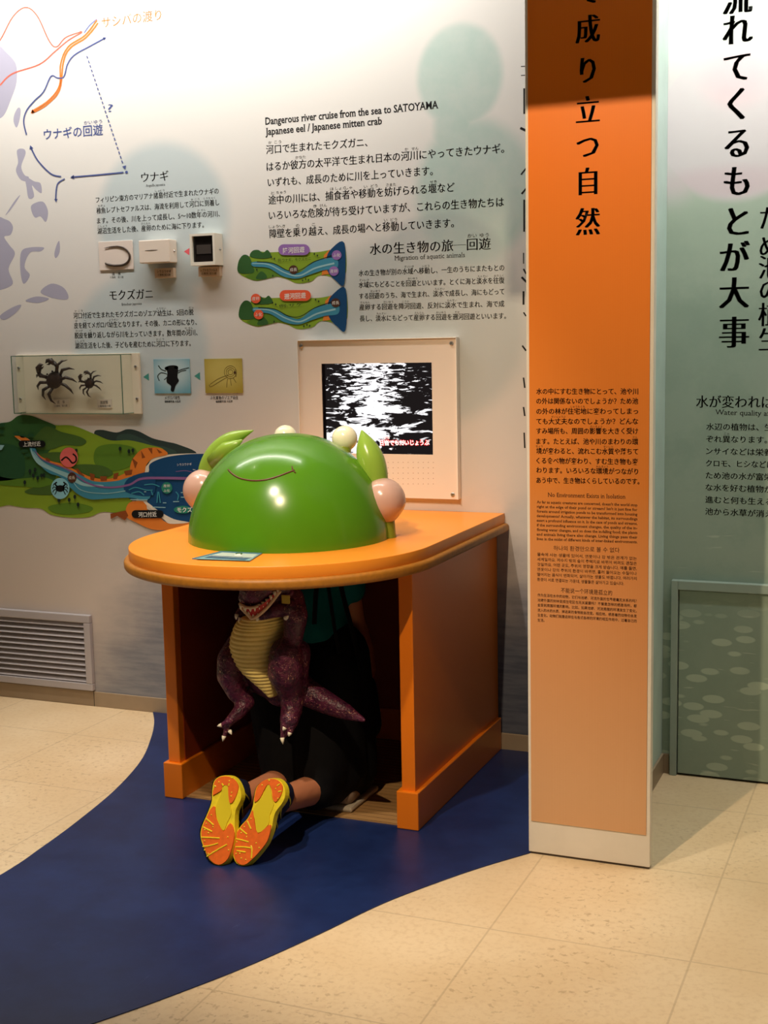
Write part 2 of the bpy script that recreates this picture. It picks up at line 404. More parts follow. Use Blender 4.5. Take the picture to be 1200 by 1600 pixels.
# blue floor inlay
MAT_ = mat('navy_vinyl', (30, 50, 104), .38, .4)
nb = NB(MAT_)
c0 = nb.mix(nb.rng(nb.noise(nb.tc, 5, 5, .65), .3, .7), lin((22, 38, 84)), lin((30, 50, 102)))
scr = nb.math('MULTIPLY', nb.rng(nb.noise(nb.scalev(nb.tc, (30, 5, 1)), 1.5, 6, .7, 1.5), .66, .72), .18)
c0 = nb.mix(scr, c0, lin((110, 120, 160)))
nb.base(c0)
left = catmull([(-2.783, -.009), (-2.699, -.132), (-2.6, -.311), (-2.492, -.545), (-2.408, -.826), (-2.356, -1.109), (-2.33, -1.318), (-2.315, -1.522), (-2.33, -2.0), (-2.42, -2.5), (-2.55, -3.0)], 6, False)
right = catmull([(-2.1, -3.0), (-1.87, -2.5), (-1.606, -2.091), (-1.487, -1.884), (-1.408, -1.726), (-1.33, -1.538), (-1.249, -1.322), (-1.15, -1.13), (-1.072, -1.0), (-.985, -.873), (-.972, -.84)], 6, False)
bm = bmesh.new()
pts = left+right+[(-.972, -.009)]
f = bm.faces.new([bm.verts.new((p[0], p[1], .003)) for p in pts])
r = bmesh.ops.extrude_face_region(bm, geom=[f]); 
for v_ in [e for e in r['geom'] if isinstance(e, bmesh.types.BMVert)]: v_.co.z = .0005
o = obj('floor_inlay', bm, MAT_); tag(o, kind='structure')

# ------------------------------------------------------------------ writing and pictures on the back wall
P = Print()
T = P.text
T('Dangerous river cruise from the sea to SATOYAMA', (414.8, 196.2), (685.5, 170.4), 15.5, INK, bold=.022)
T('Japanese eel / Japanese mitten crab', (415, 212.6), (597, 195.4), 15.5, INK, bold=.022)
P.build('printed_english_heading', wall_back)
P = Print(); T = P.text
T('河口で生まれたモクズガニ、', (415.9, 241), (574, 229.2), 15, INK, smear=SMALL, ruby=((0, 1, 'か'), (1, 1, 'こう')))
T('はるか彼方の太平洋で生まれ日本の河川にやってきたウナギ。', (416.7, 267.8), (787.5, 239.2), 15, INK, smear=SMALL, ruby=((3, 2, 'かなた'), (16, 1, 'か'), (17, 1, 'せん')))
T('いずれも、成長のために川を上っていきます。', (418.5, 292.3), (676, 274), 15, INK, smear=SMALL)
T('途中の川には、捕食者や移動を妨げられる堰など', (419.6, 319.8), (710, 299.7), 15, INK, smear=SMALL, ruby=((0, 1, 'と'), (1, 1, 'ちゅう'), (7, 1, 'ほ'), (8, 1, 'しょく'), (9, 1, 'しゃ'), (11, 1, 'い'), (12, 1, 'どう'), (14, 1, 'さまた'), (19, 1, 'せき')))
T('いろいろな危険が待ち受けていますが、これらの生き物たちは', (420.3, 343.7), (787, 322.8), 15, INK, smear=SMALL, ruby=((5, 1, 'き'), (6, 1, 'けん')))
T('障壁を乗り越え、成長の場へと移動していきます。', (421.4, 372.3), (709, 355.5), 15, INK, smear=SMALL, ruby=((0, 1, 'しょう'), (1, 1, 'へき'), (3, 1, 'の'), (5, 1, 'こ'), (14, 1, 'い'), (15, 1, 'どう')))
P.build('printed_introduction', wall_back)
P = Print(); T = P.text
T('水の生き物の旅─回遊', (578, 398.6), (766, 389.8), 19.5, INK, bold=-.008, smear=MINCHO, ruby=((8, 1, 'かい'), (9, 1, 'ゆう')))
T('Migration of aquatic animals', (616.5, 407.8), (726.5, 402.5), 10.5, INK)
for s_, a, b, rb in (('水の生き物が別の水域へ移動し、一生のうちにまたもとの', (560.5, 431.7), (787.8, 423), ((8, 2, 'すいいき'), (11, 2, 'いどう'))),
                 ('水域にもどることを回遊といいます。とくに海と淡水を往復', (560.5, 450), (787.8, 442.7), ((0, 2, 'すいいき'), (9, 2, 'かいゆう'), (22, 2, 'たんすい'), (25, 2, 'おうふく'))),
                 ('する回遊のうち、海で生まれ、淡水で成長し、海にもどって', (561.2, 467.6), (787.8, 460.3), ((2, 2, 'かいゆう'), (14, 2, 'たんすい'))),
                 ('産卵する回遊を降河回遊、反対に淡水で生まれ、海で成', (561.5, 484.9), (787.8, 479.4), ((0, 2, 'さんらん'), (4, 2, 'かいゆう'), (7, 2, 'こうか'), (15, 2, 'たんすい'))),
                 ('長し、淡水にもどって産卵する回遊を遡河回遊といいます。', (562.2, 502.5), (790.5, 498.4), ((3, 2, 'たんすい'), (10, 2, 'さんらん'), (14, 2, 'かいゆう'), (17, 2, 'そか')))):
    T(s_, a, b, 10.3, INK, smear=SMALL, ruby=rb)
P.build('printed_migration_text', wall_back)
P = Print(); T = P.text
T('ウナギ', (221, 285.3), (263, 282.6), 17, INK, bold=-.008, smear=MINCHO)
T('Anguilla japonica', (228, 292.5), (258, 290.5), 5.5, INK)
for s_, a, b, rb in (('フィリピン東方のマリアナ諸島付近で生まれたウナギの', (150, 317.3), (341.7, 303.3), ((12, 1, 'しょ'), (13, 1, 'とう'))),
                 ('稚魚レプトセファルスは、海流を利用して河口に到着し', (151, 334.3), (342.5, 321), ((0, 2, 'ちぎょ'), (19, 1, 'か'), (20, 1, 'こう'), (22, 2, 'とうちゃく'))),
                 ('ます。その後、川を上って成長し、5〜10数年の河川、', (151.7, 350), (343.5, 338.7), ((21, 1, 'か'), (22, 1, 'せん'))),
                 ('湖沼生活をした後、産卵のために海に下ります。', (152.5, 366), (318.5, 356), ((0, 2, 'こしょう'), (9, 2, 'さんらん')))):
    T(s_, a, b, 10.2, INK, smear=SMALL, ruby=rb)
P.build('printed_eel_text', wall_back)
P = Print(); T = P.text
T('モクズガニ', (171.6, 469.6), (238.5, 467.2), 17.5, INK, bold=-.008, smear=MINCHO)
T('Eriocheir japonica', (190.5, 478), (221.5, 476.5), 5.5, INK)
for s_, a, b, rb in (('河口付近で生まれたモクズガニのゾエア幼生は、5回の脱', (115, 498.1), (302.4, 492.4), ((0, 1, 'か'), (1, 1, 'こう'), (18, 2, 'ようせい'), (25, 1, 'だっ'))),
                 ('皮を経てメガロパ幼生となります。その後、カニの形になり、', (116, 513.5), (307.5, 508), ((0, 1, 'ぴ'), (2, 1, 'へ'), (8, 2, 'ようせい'))),
                 ('脱皮を繰り返しながら川を上っていきます。数年間の河川、', (116.7, 529), (308.5, 524.2), ((0, 2, 'だっぴ'), (3, 1, 'く'), (24, 1, 'か'), (25, 1, 'せん'))),
                 ('湖沼生活をした後、子どもを産むために河口に下ります。', (117.6, 545), (298, 541), ((0, 2, 'こしょう'), (18, 1, 'か'), (19, 1, 'こう')))):
    T(s_, a, b, 10.2, INK, smear=SMALL, ruby=rb)
for s_, a, b, h in (('成　魚', (175, 430.5), (189, 430), 5), ('三重県　宮川産', (172, 435), (193, 434.6), 3.6)):
    T(s_, a, b, h, INK)
for s_, a, b, h in (('メガロパ幼生', (257.5, 624.5), (281.5, 624), 6), ('顕微鏡写真 大阪府', (257.5, 629.5), (282.5, 629), 4), ('ふ化直後のゾエア幼生', (328.5, 624.3), (372.5, 624), 6), ('顕微鏡写真 大阪府', (337.5, 629.4), (363.5, 629), 4)):
    T(s_, a, b, h, INK, bold=.01)
P.build('printed_crab_text', wall_back)
# arrows between the pictures
TEALP = mat('ink_teal', (70, 150, 140), .6, .3); PINKP = mat('ink_pink', (232, 100, 110), .6, .3)
P = Print()
P.poly([(224, 589), (232.5, 583), (233, 595)], TEALP, 1, False); P.poly([(303.5, 587.5), (312.5, 581.5), (313, 594)], TEALP, 1, False)
P.poly([(287.5, 393), (296, 387.5), (296, 399)], PINKP, 1, False)
P.build('printed_arrows', wall_back)

# migration map, upper left
P = Print()
def c3(pts): return [(a/3, b/3) for a, b in pts]
land = [[(-40, 200), (0, 215), (25, 240), (70, 290), (80, 340), (75, 400), (50, 470), (25, 530), (0, 555), (-40, 560)],
        [(85, 505), (97, 515), (92, 560), (78, 598), (64, 570), (68, 535)],
        [(80, 705), (110, 698), (120, 720), (100, 780), (115, 820), (135, 830), (125, 850), (95, 840), (75, 800), (85, 760)],
        [(120, 830), (160, 850), (190, 860), (195, 905), (170, 890), (150, 870), (160, 920), (135, 930), (125, 880)],
        [(150, 960), (200, 945), (225, 990), (215, 1040), (190, 1015), (165, 1020), (148, 990)],
        [(70, 940), (95, 915), (60, 970), (25, 1010)],
        [(-30, 1045), (30, 1030), (60, 1060), (50, 1100), (20, 1110), (45, 1150), (70, 1190), (40, 1260), (60, 1330), (0, 1360), (-30, 1360)],
        [(100, 1180), (140, 1160), (205, 1160), (190, 1178), (140, 1185), (115, 1250), (140, 1290), (110, 1330), (95, 1260)],
        [(265, 1150), (278, 1130), (280, 1180), (262, 1210), (255, 1190)],
        [(190, 1370), (240, 1330), (300, 1350), (320, 1400), (260, 1400)],
        [(0, 1480), (60, 1440), (100, 1430), (70, 1470), (20, 1500)], [(120, 1410), (170, 1390), (230, 1400), (180, 1420)]]
for i_, q in enumerate(land): P.poly(c3(q), LAND, .4+.05*i_)
P.rib(c3([(-60, 260), (0, 190), (60, 80), (120, 35), (175, 75), (230, 190), (265, 220), (310, 175), (385, 148)]), 2.0, REDINK, 2)
P.rib(c3([(-60, 470), (0, 400), (60, 345), (185, 302), (260, 240), (320, 190), (385, 152)]), 2.2, REDINK, 2)
P.rib(c3([(455, 95), (400, 165), (320, 220), (285, 300), (280, 400), (230, 470), (150, 522)]), 2.4, ORANGEINK, 3)
P.rib(c3([(460, 108), (405, 175), (330, 225), (298, 290), (280, 420), (220, 490), (150, 530)]), 2.4, ORANGEINK, 3)
P.arrow((48, 177), (66, 163), 6, ORANGEINK, 3); P.arrow((129, 49), (120, 52), 4, REDINK, 3)
P.rib(c3([(455, 90), (420, 120), (395, 155)]), 2.0, LIGHTBLUEINK, 2)
P.rib(c3([(490, 180), (420, 218), (350, 258), (318, 300), (300, 360), (270, 365), (240, 358), (205, 430), (160, 475), (125, 520), (112, 570), (125, 632)]), 2.0, BLUEINK, 4)
P.arrow((166.5, 58.5), (140, 72), 5, BLUEINK, 4)
P.rib(c3([(288, 828), (240, 815), (180, 755), (147, 695)]), 2.2, BLUEINK, 4); P.arrow((47.5, 227), (52, 240), 6, BLUEINK, 4)
P.rib(c3([(580, 808), (460, 820), (340, 830)]), 2.2, BLUEINK, 4); P.arrow((110, 277), (125, 276), 6, BLUEINK, 4)
P.rib(c3([(305, 838), (270, 865), (262, 935)]), 2.0, BLUEINK, 4); P.arrow((88, 316), (87.5, 305), 5, BLUEINK, 4)
for k in range(24):
    a = (136+k*(193-136)/24, 87.5+k*(258-87.5)/24); b = (a[0]+1.3, a[1]+4)
    P.rib([a, b], 1.7, BLUEINK, 4, False)
P.arrow((196, 265), (193.5, 257), 6, BLUEINK, 4); P.ell(198, 269, 2.2, 2.2, BLUEINK, 4)
P.text('サシバの渡り', (159.5, 44.5), (252.5, 31.5), 18, ORANGEINK, 2)
P.text('ウナギの回遊', (69, 219), (161, 211), 18, BLUEINK, 2, bold=.01, ruby=((4, 1, 'かい'), (5, 1, 'ゆう')))
P.text('?', (169, 176.5), (177, 176), 17, BLUEINK, 2)
P.build('printed_migration_map', wall_back)

# river landscape picture, lower left
C_ = {k: mat('ink_'+k, v, .6, .25) for k, v in dict(dark_green=(52, 96, 48), forest=(40, 84, 52), green=(92, 132, 40), lime=(134, 164, 44), olive=(74, 106, 46), pine=(58, 82, 74), pine_dark=(48, 64, 62),
     sea=(18, 70, 116), deep_sea=(14, 58, 100), river=(64, 140, 168), river_pale=(150, 196, 204), orange_bank=(226, 128, 48), brown_bank=(140, 72, 30), cream=(232, 222, 204), coral=(230, 108, 104), sky_disc=(140, 200, 216),
     brown=(80, 48, 34), black=(16, 16, 18), purple_line=(140, 96, 150), teal_pic=(60, 150, 170), grass_badge=(40, 130, 110), white=(240, 238, 230), lilac_badge=(150, 110, 180), red_badge=(236, 96, 60), black_tree=(30, 44, 40)).items()}
P = Print()
def s8(pts): return [(a/3.75, 640+b/3.75) for a, b in pts]
def s4(pts): return [(a/2.857, 520+b/2.857) for a, b in pts]
P.poly(s4([(420, 452), (450, 433), (520, 445), (570, 430), (620, 440), (680, 470), (740, 485), (800, 500), (880, 540), (820, 600), (600, 620), (450, 560)]), C_['pine_dark'], 1)
P.poly(s4([(520, 470), (570, 450), (630, 470), (690, 500), (740, 510), (790, 540), (700, 600), (560, 560)]), C_['pine'], 2)
P.poly(s8([(-60, 95), (0, 80), (60, 70), (110, 38), (180, 35), (250, 62), (320, 90), (430, 95), (560, 145), (650, 180), (760, 180), (870, 205), (960, 235), (880, 300), (780, 400), (780, 520), (720, 600), (600, 600), (520, 630), (400, 632), (300, 615), (240, 580), (150, 575), (60, 560), (-60, 530)]), C_['lime'], 3, n=6)
P.poly(s8([(-60, 100), (0, 80), (60, 70), (110, 36), (170, 34), (260, 65), (330, 100), (290, 150), (330, 200), (280, 260), (320, 330), (320, 420), (220, 450), (120, 440), (0, 400), (-60, 400)]), C_['dark_green'], 4)
P.poly(s8([(250, 110), (300, 102), (360, 130), (460, 155), (508, 185), (470, 212), (380, 208), (290, 235), (180, 210)]), C_['olive'], 5)
P.poly(s8([(-60, 240), (20, 200), (120, 230), (150, 330), (120, 400), (-60, 405)]), C_['forest'], 6)
P.poly(s8([(560, 235), (620, 205), (720, 205), (800, 235), (780, 320), (660, 360), (560, 320)]), C_['green'], 5)
P.poly(s8([(150, 475), (260, 440), (380, 445), (420, 480), (300, 500), (180, 495)]), C_['olive'], 5)
P.poly(s8([(-60, 380), (80, 405), (250, 395), (320, 425), (240, 455), (120, 450), (0, 440), (-60, 425)]), C_['green'], 6)
P.poly(s8([(290, 565), (420, 545), (540, 570), (520, 600), (400, 615), (310, 600)]), C_['green'], 5)
P.poly(s8([(430, 330), (520, 320), (620, 335), (665, 375), (600, 400), (520, 390), (440, 370)]), C_['olive'], 6)
P.poly(s8([(215, 270), (300, 250), (380, 255), (420, 290), (350, 310), (280, 300)]), C_['olive'], 6)
# sea, coast
P.poly(s8([(780, 380), (860, 330), (900, 285), (1000, 262), (1200, 255), (1500, 255), (1500, 665), (1200, 668), (1050, 665), (960, 640), (880, 590), (800, 530)]), C_['cream'], 7)
P.poly(s8([(865, 375), (880, 320), (950, 285), (1060, 265), (1200, 258), (1500, 258), (1500, 650), (1200, 655), (1050, 655), (950, 605), (880, 565), (850, 520), (760, 520), (740, 420)]), C_['sea'], 8)
P.poly(s8([(765, 350), (780, 290), (830, 235), (890, 222), (950, 228), (985, 262), (900, 285), (860, 325), (845, 375), (790, 385)]), C_['orange_bank'], 9)
for q in ([(775, 280), (810, 310), (795, 345)], [(830, 240), (855, 280), (835, 285)], [(870, 226), (895, 225), (895, 262)], [(920, 228), (955, 250), (935, 255)]): P.poly(s8(q), C_['brown_bank'], 10, False)
P.poly(s8([(760, 545), (850, 540), (870, 590), (930, 620), (980, 660), (1110, 660), (1110, 690), (920, 705), (800, 660), (740, 620)]), C_['orange_bank'], 9)
P.poly(s8([(650, 610), (740, 590), (755, 620), (735, 648), (690, 622), (652, 640)]), C_['brown_bank'], 10, False)
P.poly(s8([(845, 540), (880, 575), (960, 640), (1000, 668), (1110, 660), (1020, 640), (930, 590), (870, 545)]), C_['cream'], 10)
P.poly(s8([(200, 225), (240, 270), (300, 300), (380, 320), (440, 350), (540, 395), (640, 405), (720, 380), (770, 355), (780, 390), (700, 420), (580, 425), (470, 400), (380, 350), (280, 310), (220, 270)]), C_['orange_bank'], 11)
for q in ([(270, 280), (298, 290), (295, 312), (275, 305)], [(445, 345), (460, 345), (500, 390), (480, 400)], [(530, 370), (560, 380), (555, 415), (535, 410)], [(590, 390), (630, 390), (630, 415), (595, 418)], [(670, 375), (700, 368), (690, 405), (668, 408)], [(730, 360), (780, 350), (775, 380), (740, 385)]): P.poly(s8(q), C_['brown_bank'], 12, False)
P.poly(s8([(180, 220), (210, 225), (235, 275), (300, 310), (400, 345), (480, 385), (560, 420), (680, 418), (780, 390), (880, 375), (880, 520), (760, 515), (640, 520), (540, 525), (470, 500), (410, 450), (360, 395), (290, 370), (225, 310), (190, 260)]), C_['river'], 13)
P.poly(s8([(186, 225), (205, 260), (250, 305), (330, 345), (420, 380), (500, 430), (600, 440), (600, 450), (490, 445), (400, 400), (310, 360), (230, 320), (192, 265)]), C_['river_pale'], 14)
P.poly(s8([(760, 400), (900, 370), (900, 500), (740, 480)]), C_['sea'], 14)
P.rib(s8([(210, 240), (260, 295), (400, 350), (520, 430), (640, 455), (760, 440), (830, 405), (950, 400), (1200, 405)]), (1.0, 4.5), C_['purple_line'], 15)
P.rib(s8([(200, 245), (260, 310), (400, 385), (480, 470), (620, 490), (740, 475)]), 1.2, C_['river_pale'], 15)
P.poly(s8([(100, 155), (160, 165), (200, 200), (195, 225), (120, 180)]), C_['cream'], 13); P.poly(s8([(90, 155), (150, 160), (195, 195), (150, 190)]), C_['orange_bank'], 14)
P.poly(s8([(-20, 205), (30, 208), (15, 235), (-20, 240)]), C_['river_pale'], 13, False)
for q in ((15, 90), (100, 140), (140, 155), (185, 150), (150, 240), (170, 265), (10, 130)): P.ell(q[0]/3.75, 640+q[1]/3.75, 5, 2.6, C_['forest'], 14)
for q in ((708, 228), (760, 243), (783, 238), (180, 360), (210, 352), (200, 385), (226, 400), (248, 385), (262, 382), (150, 425), (350, 530), (410, 528), (443, 510), (462, 555), (452, 240)):
    P.ell(q[0]/3.75, 640+q[1]/3.75, 2.2, 3.2, C_['black_tree'], 14); P.rib(s8([(q[0], q[1]+8), (q[0], q[1]+22)]), .7, C_['black_tree'], 14, False)
P.ell(109, 714.5, 14, 15.5, C_['coral'], 15); P.rib(s8([(365, 298), (390, 278), (410, 290), (430, 312), (450, 300), (450, 275), (432, 258)]), 2.4, C_['black'], 16)
P.ell(95.5, 763, 14.5, 16.5, C_['sky_disc'], 15)
P.ell(95.5, 763, 7, 5.2, C_['black'], 16)
for sg in (-1, 1):
    for k, (a, b) in enumerate(((11, -5), (12, 0), (11.5, 5), (8.5, 8.5))): P.rib([(95.5+sg*5, 763+k-1.5), (95.5+sg*(a-2), 763+b-2.5), (95.5+sg*a, 763+b+1)], 1.3, C_['black'], 16)
    P.rib([(95.5+sg*4, 760), (95.5+sg*8, 756), (95.5+sg*5, 753)], 2.2, C_['black'], 16)
P.ell(114, 746, 7, 8.2, C_['brown'], 16); P.text('成長', (109, 749), (119, 748.6), 6, C_['cream'], 17)
def pill(cx, cy, w, h, m, layer):
    pts = [(cx+w/2-h/2+h/2*math.cos(t), cy+h/2*math.sin(t)) for t in np.linspace(-math.pi/2, math.pi/2, 9)]+[(cx-w/2+h/2+h/2*math.cos(t), cy+h/2*math.sin(t)) for t in np.linspace(math.pi/2, 1.5*math.pi, 9)]
    P.poly(pts, m, layer, False)
pill(51.5, 693.5, 42, 11, C_['black'], 16); P.text('上流付近', (38, 697.8), (65.5, 696.8), 8.2, C_['white'], 17, bold=.01)
pill(232, 803, 50, 12.5, C_['black'], 16); P.text('河口付近', (218, 807.8), (246.5, 807), 8.6, C_['white'], 17, bold=.01)
P.text('シラスウナギ', (278, 728), (301, 727), 4.6, C_['white'], 16); P.rib(s8([(1035, 362), (1090, 357), (1130, 365)]), .9, C_['purple_line'], 16); P.rib(s8([(1135, 350), (1150, 352)]), .8, C_['white'], 16)
P.ell(262, 762, 8.5, 9, C_['grass_badge'], 16); P.text('産卵', (257, 761), (267, 761), 5, C_['white'], 17); P.text('ふ化', (257, 768.5), (267, 768.5), 5, C_['white'], 17)
P.ell(287, 796, 14, 6, C_['grass_badge'], 16); P.text('モクズガニ', (278.5, 800.5), (318, 800), 9, C_['white'], 17, bold=.02)
for q in ([(850, 440), (900, 436), (940, 450)], [(760, 470), (800, 455), (860, 470), (900, 470)], [(930, 480), (925, 545)], [(935, 480), (945, 545)], [(775, 490), (820, 480), (850, 500)], [(890, 470), (900, 500)], [(1035, 480), (1050, 500), (1045, 530)]): P.rib(s8(q), 1.6, C_['teal_pic'], 16)
for q in ([(770, 525), (870, 528)], [(900, 570), (975, 572)], [(1020, 538), (1055, 537)], [(960, 545), (980, 545)], [(850, 480), (862, 480)], [(1065, 485), (1100, 483)], [(1065, 512), (1095, 512)]): P.rib(s8(q), 1.3, C_['river_pale'], 17, False)
P.build('printed_river_landscape', wall_back)

# two small river pictures
def small_pic(name, dy, ox, badge, title, sub, dots, dl):
    global P
    P = Print()
    def q(pts): return [(380+ox+a/2.7273, 120+b/2.7273+dy) for a, b in pts]
    P.poly(q([(-20, 800), (20, 770), (60, 745), (110, 748), (200, 745), (300, 748), (360, 740), (400, 730), (432, 710), (432, 850), (330, 845), (290, 872), (230, 880), (180, 860), (120, 850), (60, 870), (0, 850), (-20, 830)]), C_['lime'], 2)
    P.poly(q([(30, 840), (80, 800), (200, 855), (150, 850), (60, 868), (10, 850)]), C_['green'], 3)
    P.poly(q([(-20, 790), (0, 760), (25, 765), (40, 800), (45, 835), (-18, 835)]), C_['dark_green'], 4)
    P.poly(q([(30, 765), (40, 742), (65, 738), (85, 750), (105, 738), (120, 768), (70, 775)]), C_['dark_green'], 4)
    P.poly(q([(55, 860), (75, 830), (95, 840), (100, 860)]), C_['dark_green'], 4)
    P.poly(q([(345, 760), (370, 735), (372, 840), (335, 845)]), C_['orange_bank'], 4, False)
    P.poly(q([(432, 708), (432, 882), (395, 868), (362, 830), (355, 780), (375, 735)]), C_['sea'], 6)
    P.poly(q([(40, 790), (90, 788), (140, 800), (200, 830), (240, 835), (300, 790), (350, 775), (400, 775), (400, 815), (340, 825), (280, 845), (230, 860), (170, 850), (110, 815), (45, 808)]), C_['river'], 7)
    P.rib(q([(40, 796), (110, 800), (180, 835), (240, 848), (310, 815), (390, 795)]), (1.5, 3), C_['river_pale'], 8)
    P.rib(q([(60, 788), (130, 795), (190, 825), (240, 826), (300, 790), (350, 772), (380, 760)]), 1.2, C_['black_tree'], 8)
    pill(380+ox+218/2.7273, 120+737/2.7273+dy, 49, 17, badge, 9)
    P.text(title, (380+ox+172/2.7273, 120+754/2.7273+dy), (380+ox+264/2.7273, 120+748/2.7273+dy), 9.6, C_['white'], 10, bold=.01)
    P.text(sub, (380+ox+150/2.7273, 120+790/2.7273+dy), (380+ox+(290 if len(sub) > 5 else 250)/2.7273, 120+782/2.7273+dy), 5.6, INK, 10)
    for (a, b, r_, m_, t_) in dots:
        P.ell(380+ox+a/2.7273, 120+b/2.7273+dy, r_, r_, m_, 9)
        P.text(t_, (380+ox+a/2.7273-5.5, 120+b/2.7273+dy+3), (380+ox+a/2.7273+5.5, 120+b/2.7273+dy+2.6), 6, C_['white'], 10)
    for a, b in ((122, 768), (135, 775), (305, 755), (318, 762), (255, 868), (268, 862), (280, 866), (60, 822), (128, 848)): P.ell(380+ox+a/2.7273, 120+b/2.7273+dy, 1.0, 1.7, C_['black_tree'], 9)
    P.build(name, wall_back)
small_pic('printed_downstream_picture', 0, 0, C_['lilac_badge'], '降河回遊', '例:ウナギ、モクズガニ', ((216, 822, 7, C_['brown'], '成長'), (400, 760, 7.5, C_['lilac_badge'], 'ふ化'), (388, 828, 7.5, C_['lilac_badge'], '産卵')), 0)
small_pic('printed_upstream_picture', 71.5, 2, C_['red_badge'], '遡河回遊', '例:サケ', ((390, 768, 7, C_['brown'], '成長'), (50, 750, 7.5, C_['red_badge'], '産卵'), (62, 818, 7.5, C_['red_badge'], 'ふ化')), 0)
# strokes of the vertical title that runs down behind the pillar
P = Print()
for a, b, w_ in (((814, 104), (832, 103), 1.4), ((814, 118), (832, 117), 1.4), ((819, 138), (819, 178), 2.6), ((813, 200), (826, 206), 4), ((814, 273), (832, 250), 2.2), ((815, 303), (830, 285), 2.6), ((819, 312), (819, 362), 2.6), ((818, 395), (818, 412), 1.6), ((818, 420), (822, 428), 2.5), ((815, 433), (828, 446), 3.2), ((818, 455), (818, 476), 3), ((818, 488), (822, 494), 2.2), ((816, 540), (822, 548), 2.6), ((818, 590), (820, 606), 2.4), ((818, 636), (820, 650), 2.4), ((819, 676), (820, 700), 2.2)):
    P.rib([a, b], w_, INK, 1, False)
P.build('printed_vertical_title', wall_back)

# right wall writing
P = Print(1, -.06)
for c, yy in zip('流れてくるもとが大事', (-2, 47, 105, 163, 224, 283.5, 346.5, 402.5, 458.5, 520)):
    P.char(c, 1152 if yy < 400 else 1147, yy, 47, INK, 1, -.008, (0, .022, .044, .066, .09), 1.12 if c not in 'くり' else 1.2)
for c, yy in zip('ため池の植生', (341, 385, 418, 453, 492, 531)):
    P.char(c, 1203, yy, 36, INK, 1, -.010, (0, .02, .04, .06), 1.12)
P.text('水が変われば', (1087.5, 637), (1208, 638), 21, INK, 1, bold=-.008, smear=MINCHO)
P.text('Water quality affects', (1117, 648.6), (1226, 651.5), 11.5, INK, 1)
for i, s_ in enumerate(('水辺の植物は、生育', 'ぞれ異なります。例', 'ンサイなどは栄養が', 'クロモ、ヒシなどは富', 'ため池の水が富栄養', 'な水を好む植物がは', '進むと何も生えるこ', '池から水草が消えて')):
    yb = 560+(448, 525, 601, 676, 752, 827, 903, 977)[i]/4
    P.text(s_, (1103.5-i*.25, yb), (1103.5+len(s_)*(12.9 if len(s_) < 10 else 11.7), yb+1.5+i*.5), 12, INK, 1, smear=SMALL, ruby=(((2, 1, 'こと'),) if i == 1 else ()))
P.build('printed_pond_text', wall_right)

# door on the right
DOOR = bpy.data.materials.get('lotus_pond_wall_film')
DFR = mat('grey_green_metal', (150, 166, 156), .4, .5, noise_amt=.03)
dx0, dx1, dz = -.737, .35, .656
d1 = empty('door_1', (dx0, -.06, 0)); tag(d1, kind='structure')
bm = bmesh.new()
add_box(bm, (dx0, -.085, 0), (dx0+.022, -.055, dz), .002); add_box(bm, (dx1-.022, -.085, 0), (dx1, -.055, dz), .002); add_box(bm, (dx0+.022, -.085, dz-.03), (dx1-.022, -.055, dz), .002)
obj('door_frame', bm, DFR, d1)
box('door_leaf', (dx0+.025, -.074, .008), (dx1-.025, -.056, dz-.033), DOOR, d1, .001)
box('door_gap', (dx0+.02, -.0615, 0), (dx1-.02, -.0605, dz-.028), BLACK, d1)

# ------------------------------------------------------------------ pillar with orange sign
pil = empty('pillar', (-.82, -.86, 0)); tag(pil, kind='structure')
box('pillar_board', (-.990, -.875, .006), (-.648, -.845, 3.3), WHITE_PAINT, pil, .002)
box('pillar_foot', (-.985, -.872, 0), (-.652, -.848, .006), mat('dark_foot', (70, 58, 48), .7), pil)
SGN = mat('orange_sign_film', (240, 120, 20), .4, .4)
nb = NB(SGN); x, y, z = nb.xyz(nb.tc)
cg = nb.mix(nb.rng(z, 1.9, 1.0, smooth=False), lin((246, 128, 8)), lin((222, 136, 60)))
cg = nb.mix(nb.rng(z, 1.05, .2, smooth=False), cg, lin((220, 172, 126)))
rib = nb.math('SINE', nb.math('MULTIPLY', x, 1400.0))
cg = nb.mix(nb.math('MULTIPLY', nb.rng(rib, -.2, 1), .10), cg, lin((200, 92, 10)))
nb.base(cg)
sx0, sx1, sz0 = -.9815, -.6585, .098
sign = empty('sign_panel', (-.82, -.877, sz0)); tag(sign, 'tall orange sign panel with black vertical title on the white pillar', 'sign')
box('panel_sheet', (sx0, -.8775, sz0), (sx1, -.8752, 3.25), SGN, sign)
P = Print(1, -.8775)
for c, yy in zip('で成り立つ自然', (-13, 46, 110, 172.5, 229, 284, 347)):
    P.char(c, 918.5, yy, 40, INK, 1, -.010, (0, .022, .044, .066, .085), 1.15)
P.build('sign_lettering', sign)
P = Print(1, -.8775); T = P.text
L1 = ('水の中にすむ生き物にとって、池や川', 'の外は関係ないのでしょうか？ため池', 'の外の林が住宅地に変わってしまっ', 'ても大丈夫なのでしょうか？どんな', 'すみ場所も、周囲の影響を大きく受け', 'ます。たとえば、池や川のまわりの環', '境が変わると、流れこむ水質や落ちて', 'くる食べ物が変わり、すむ生き物も変', 'わります。いろいろな環境がつながり', 'あう中で、生き物はくらしているのです。')
RB = ((), (), ((5, 3, 'じゅうたくち'),), ((2, 3, 'だいじょうぶ'),), ((9, 2, 'えいきょう'),), ((16, 1, 'かん'),), ((0, 1, 'きょう'), (11, 2, 'すいしつ')), (), ((10, 2, 'かんきょう'),), ())
ly = (217, 308, 404, 498, 588, 685, 775, 866, 955, 1050); ry = (218, 309, 404, 499, 590, 690, 782, 878, 970, 1062)
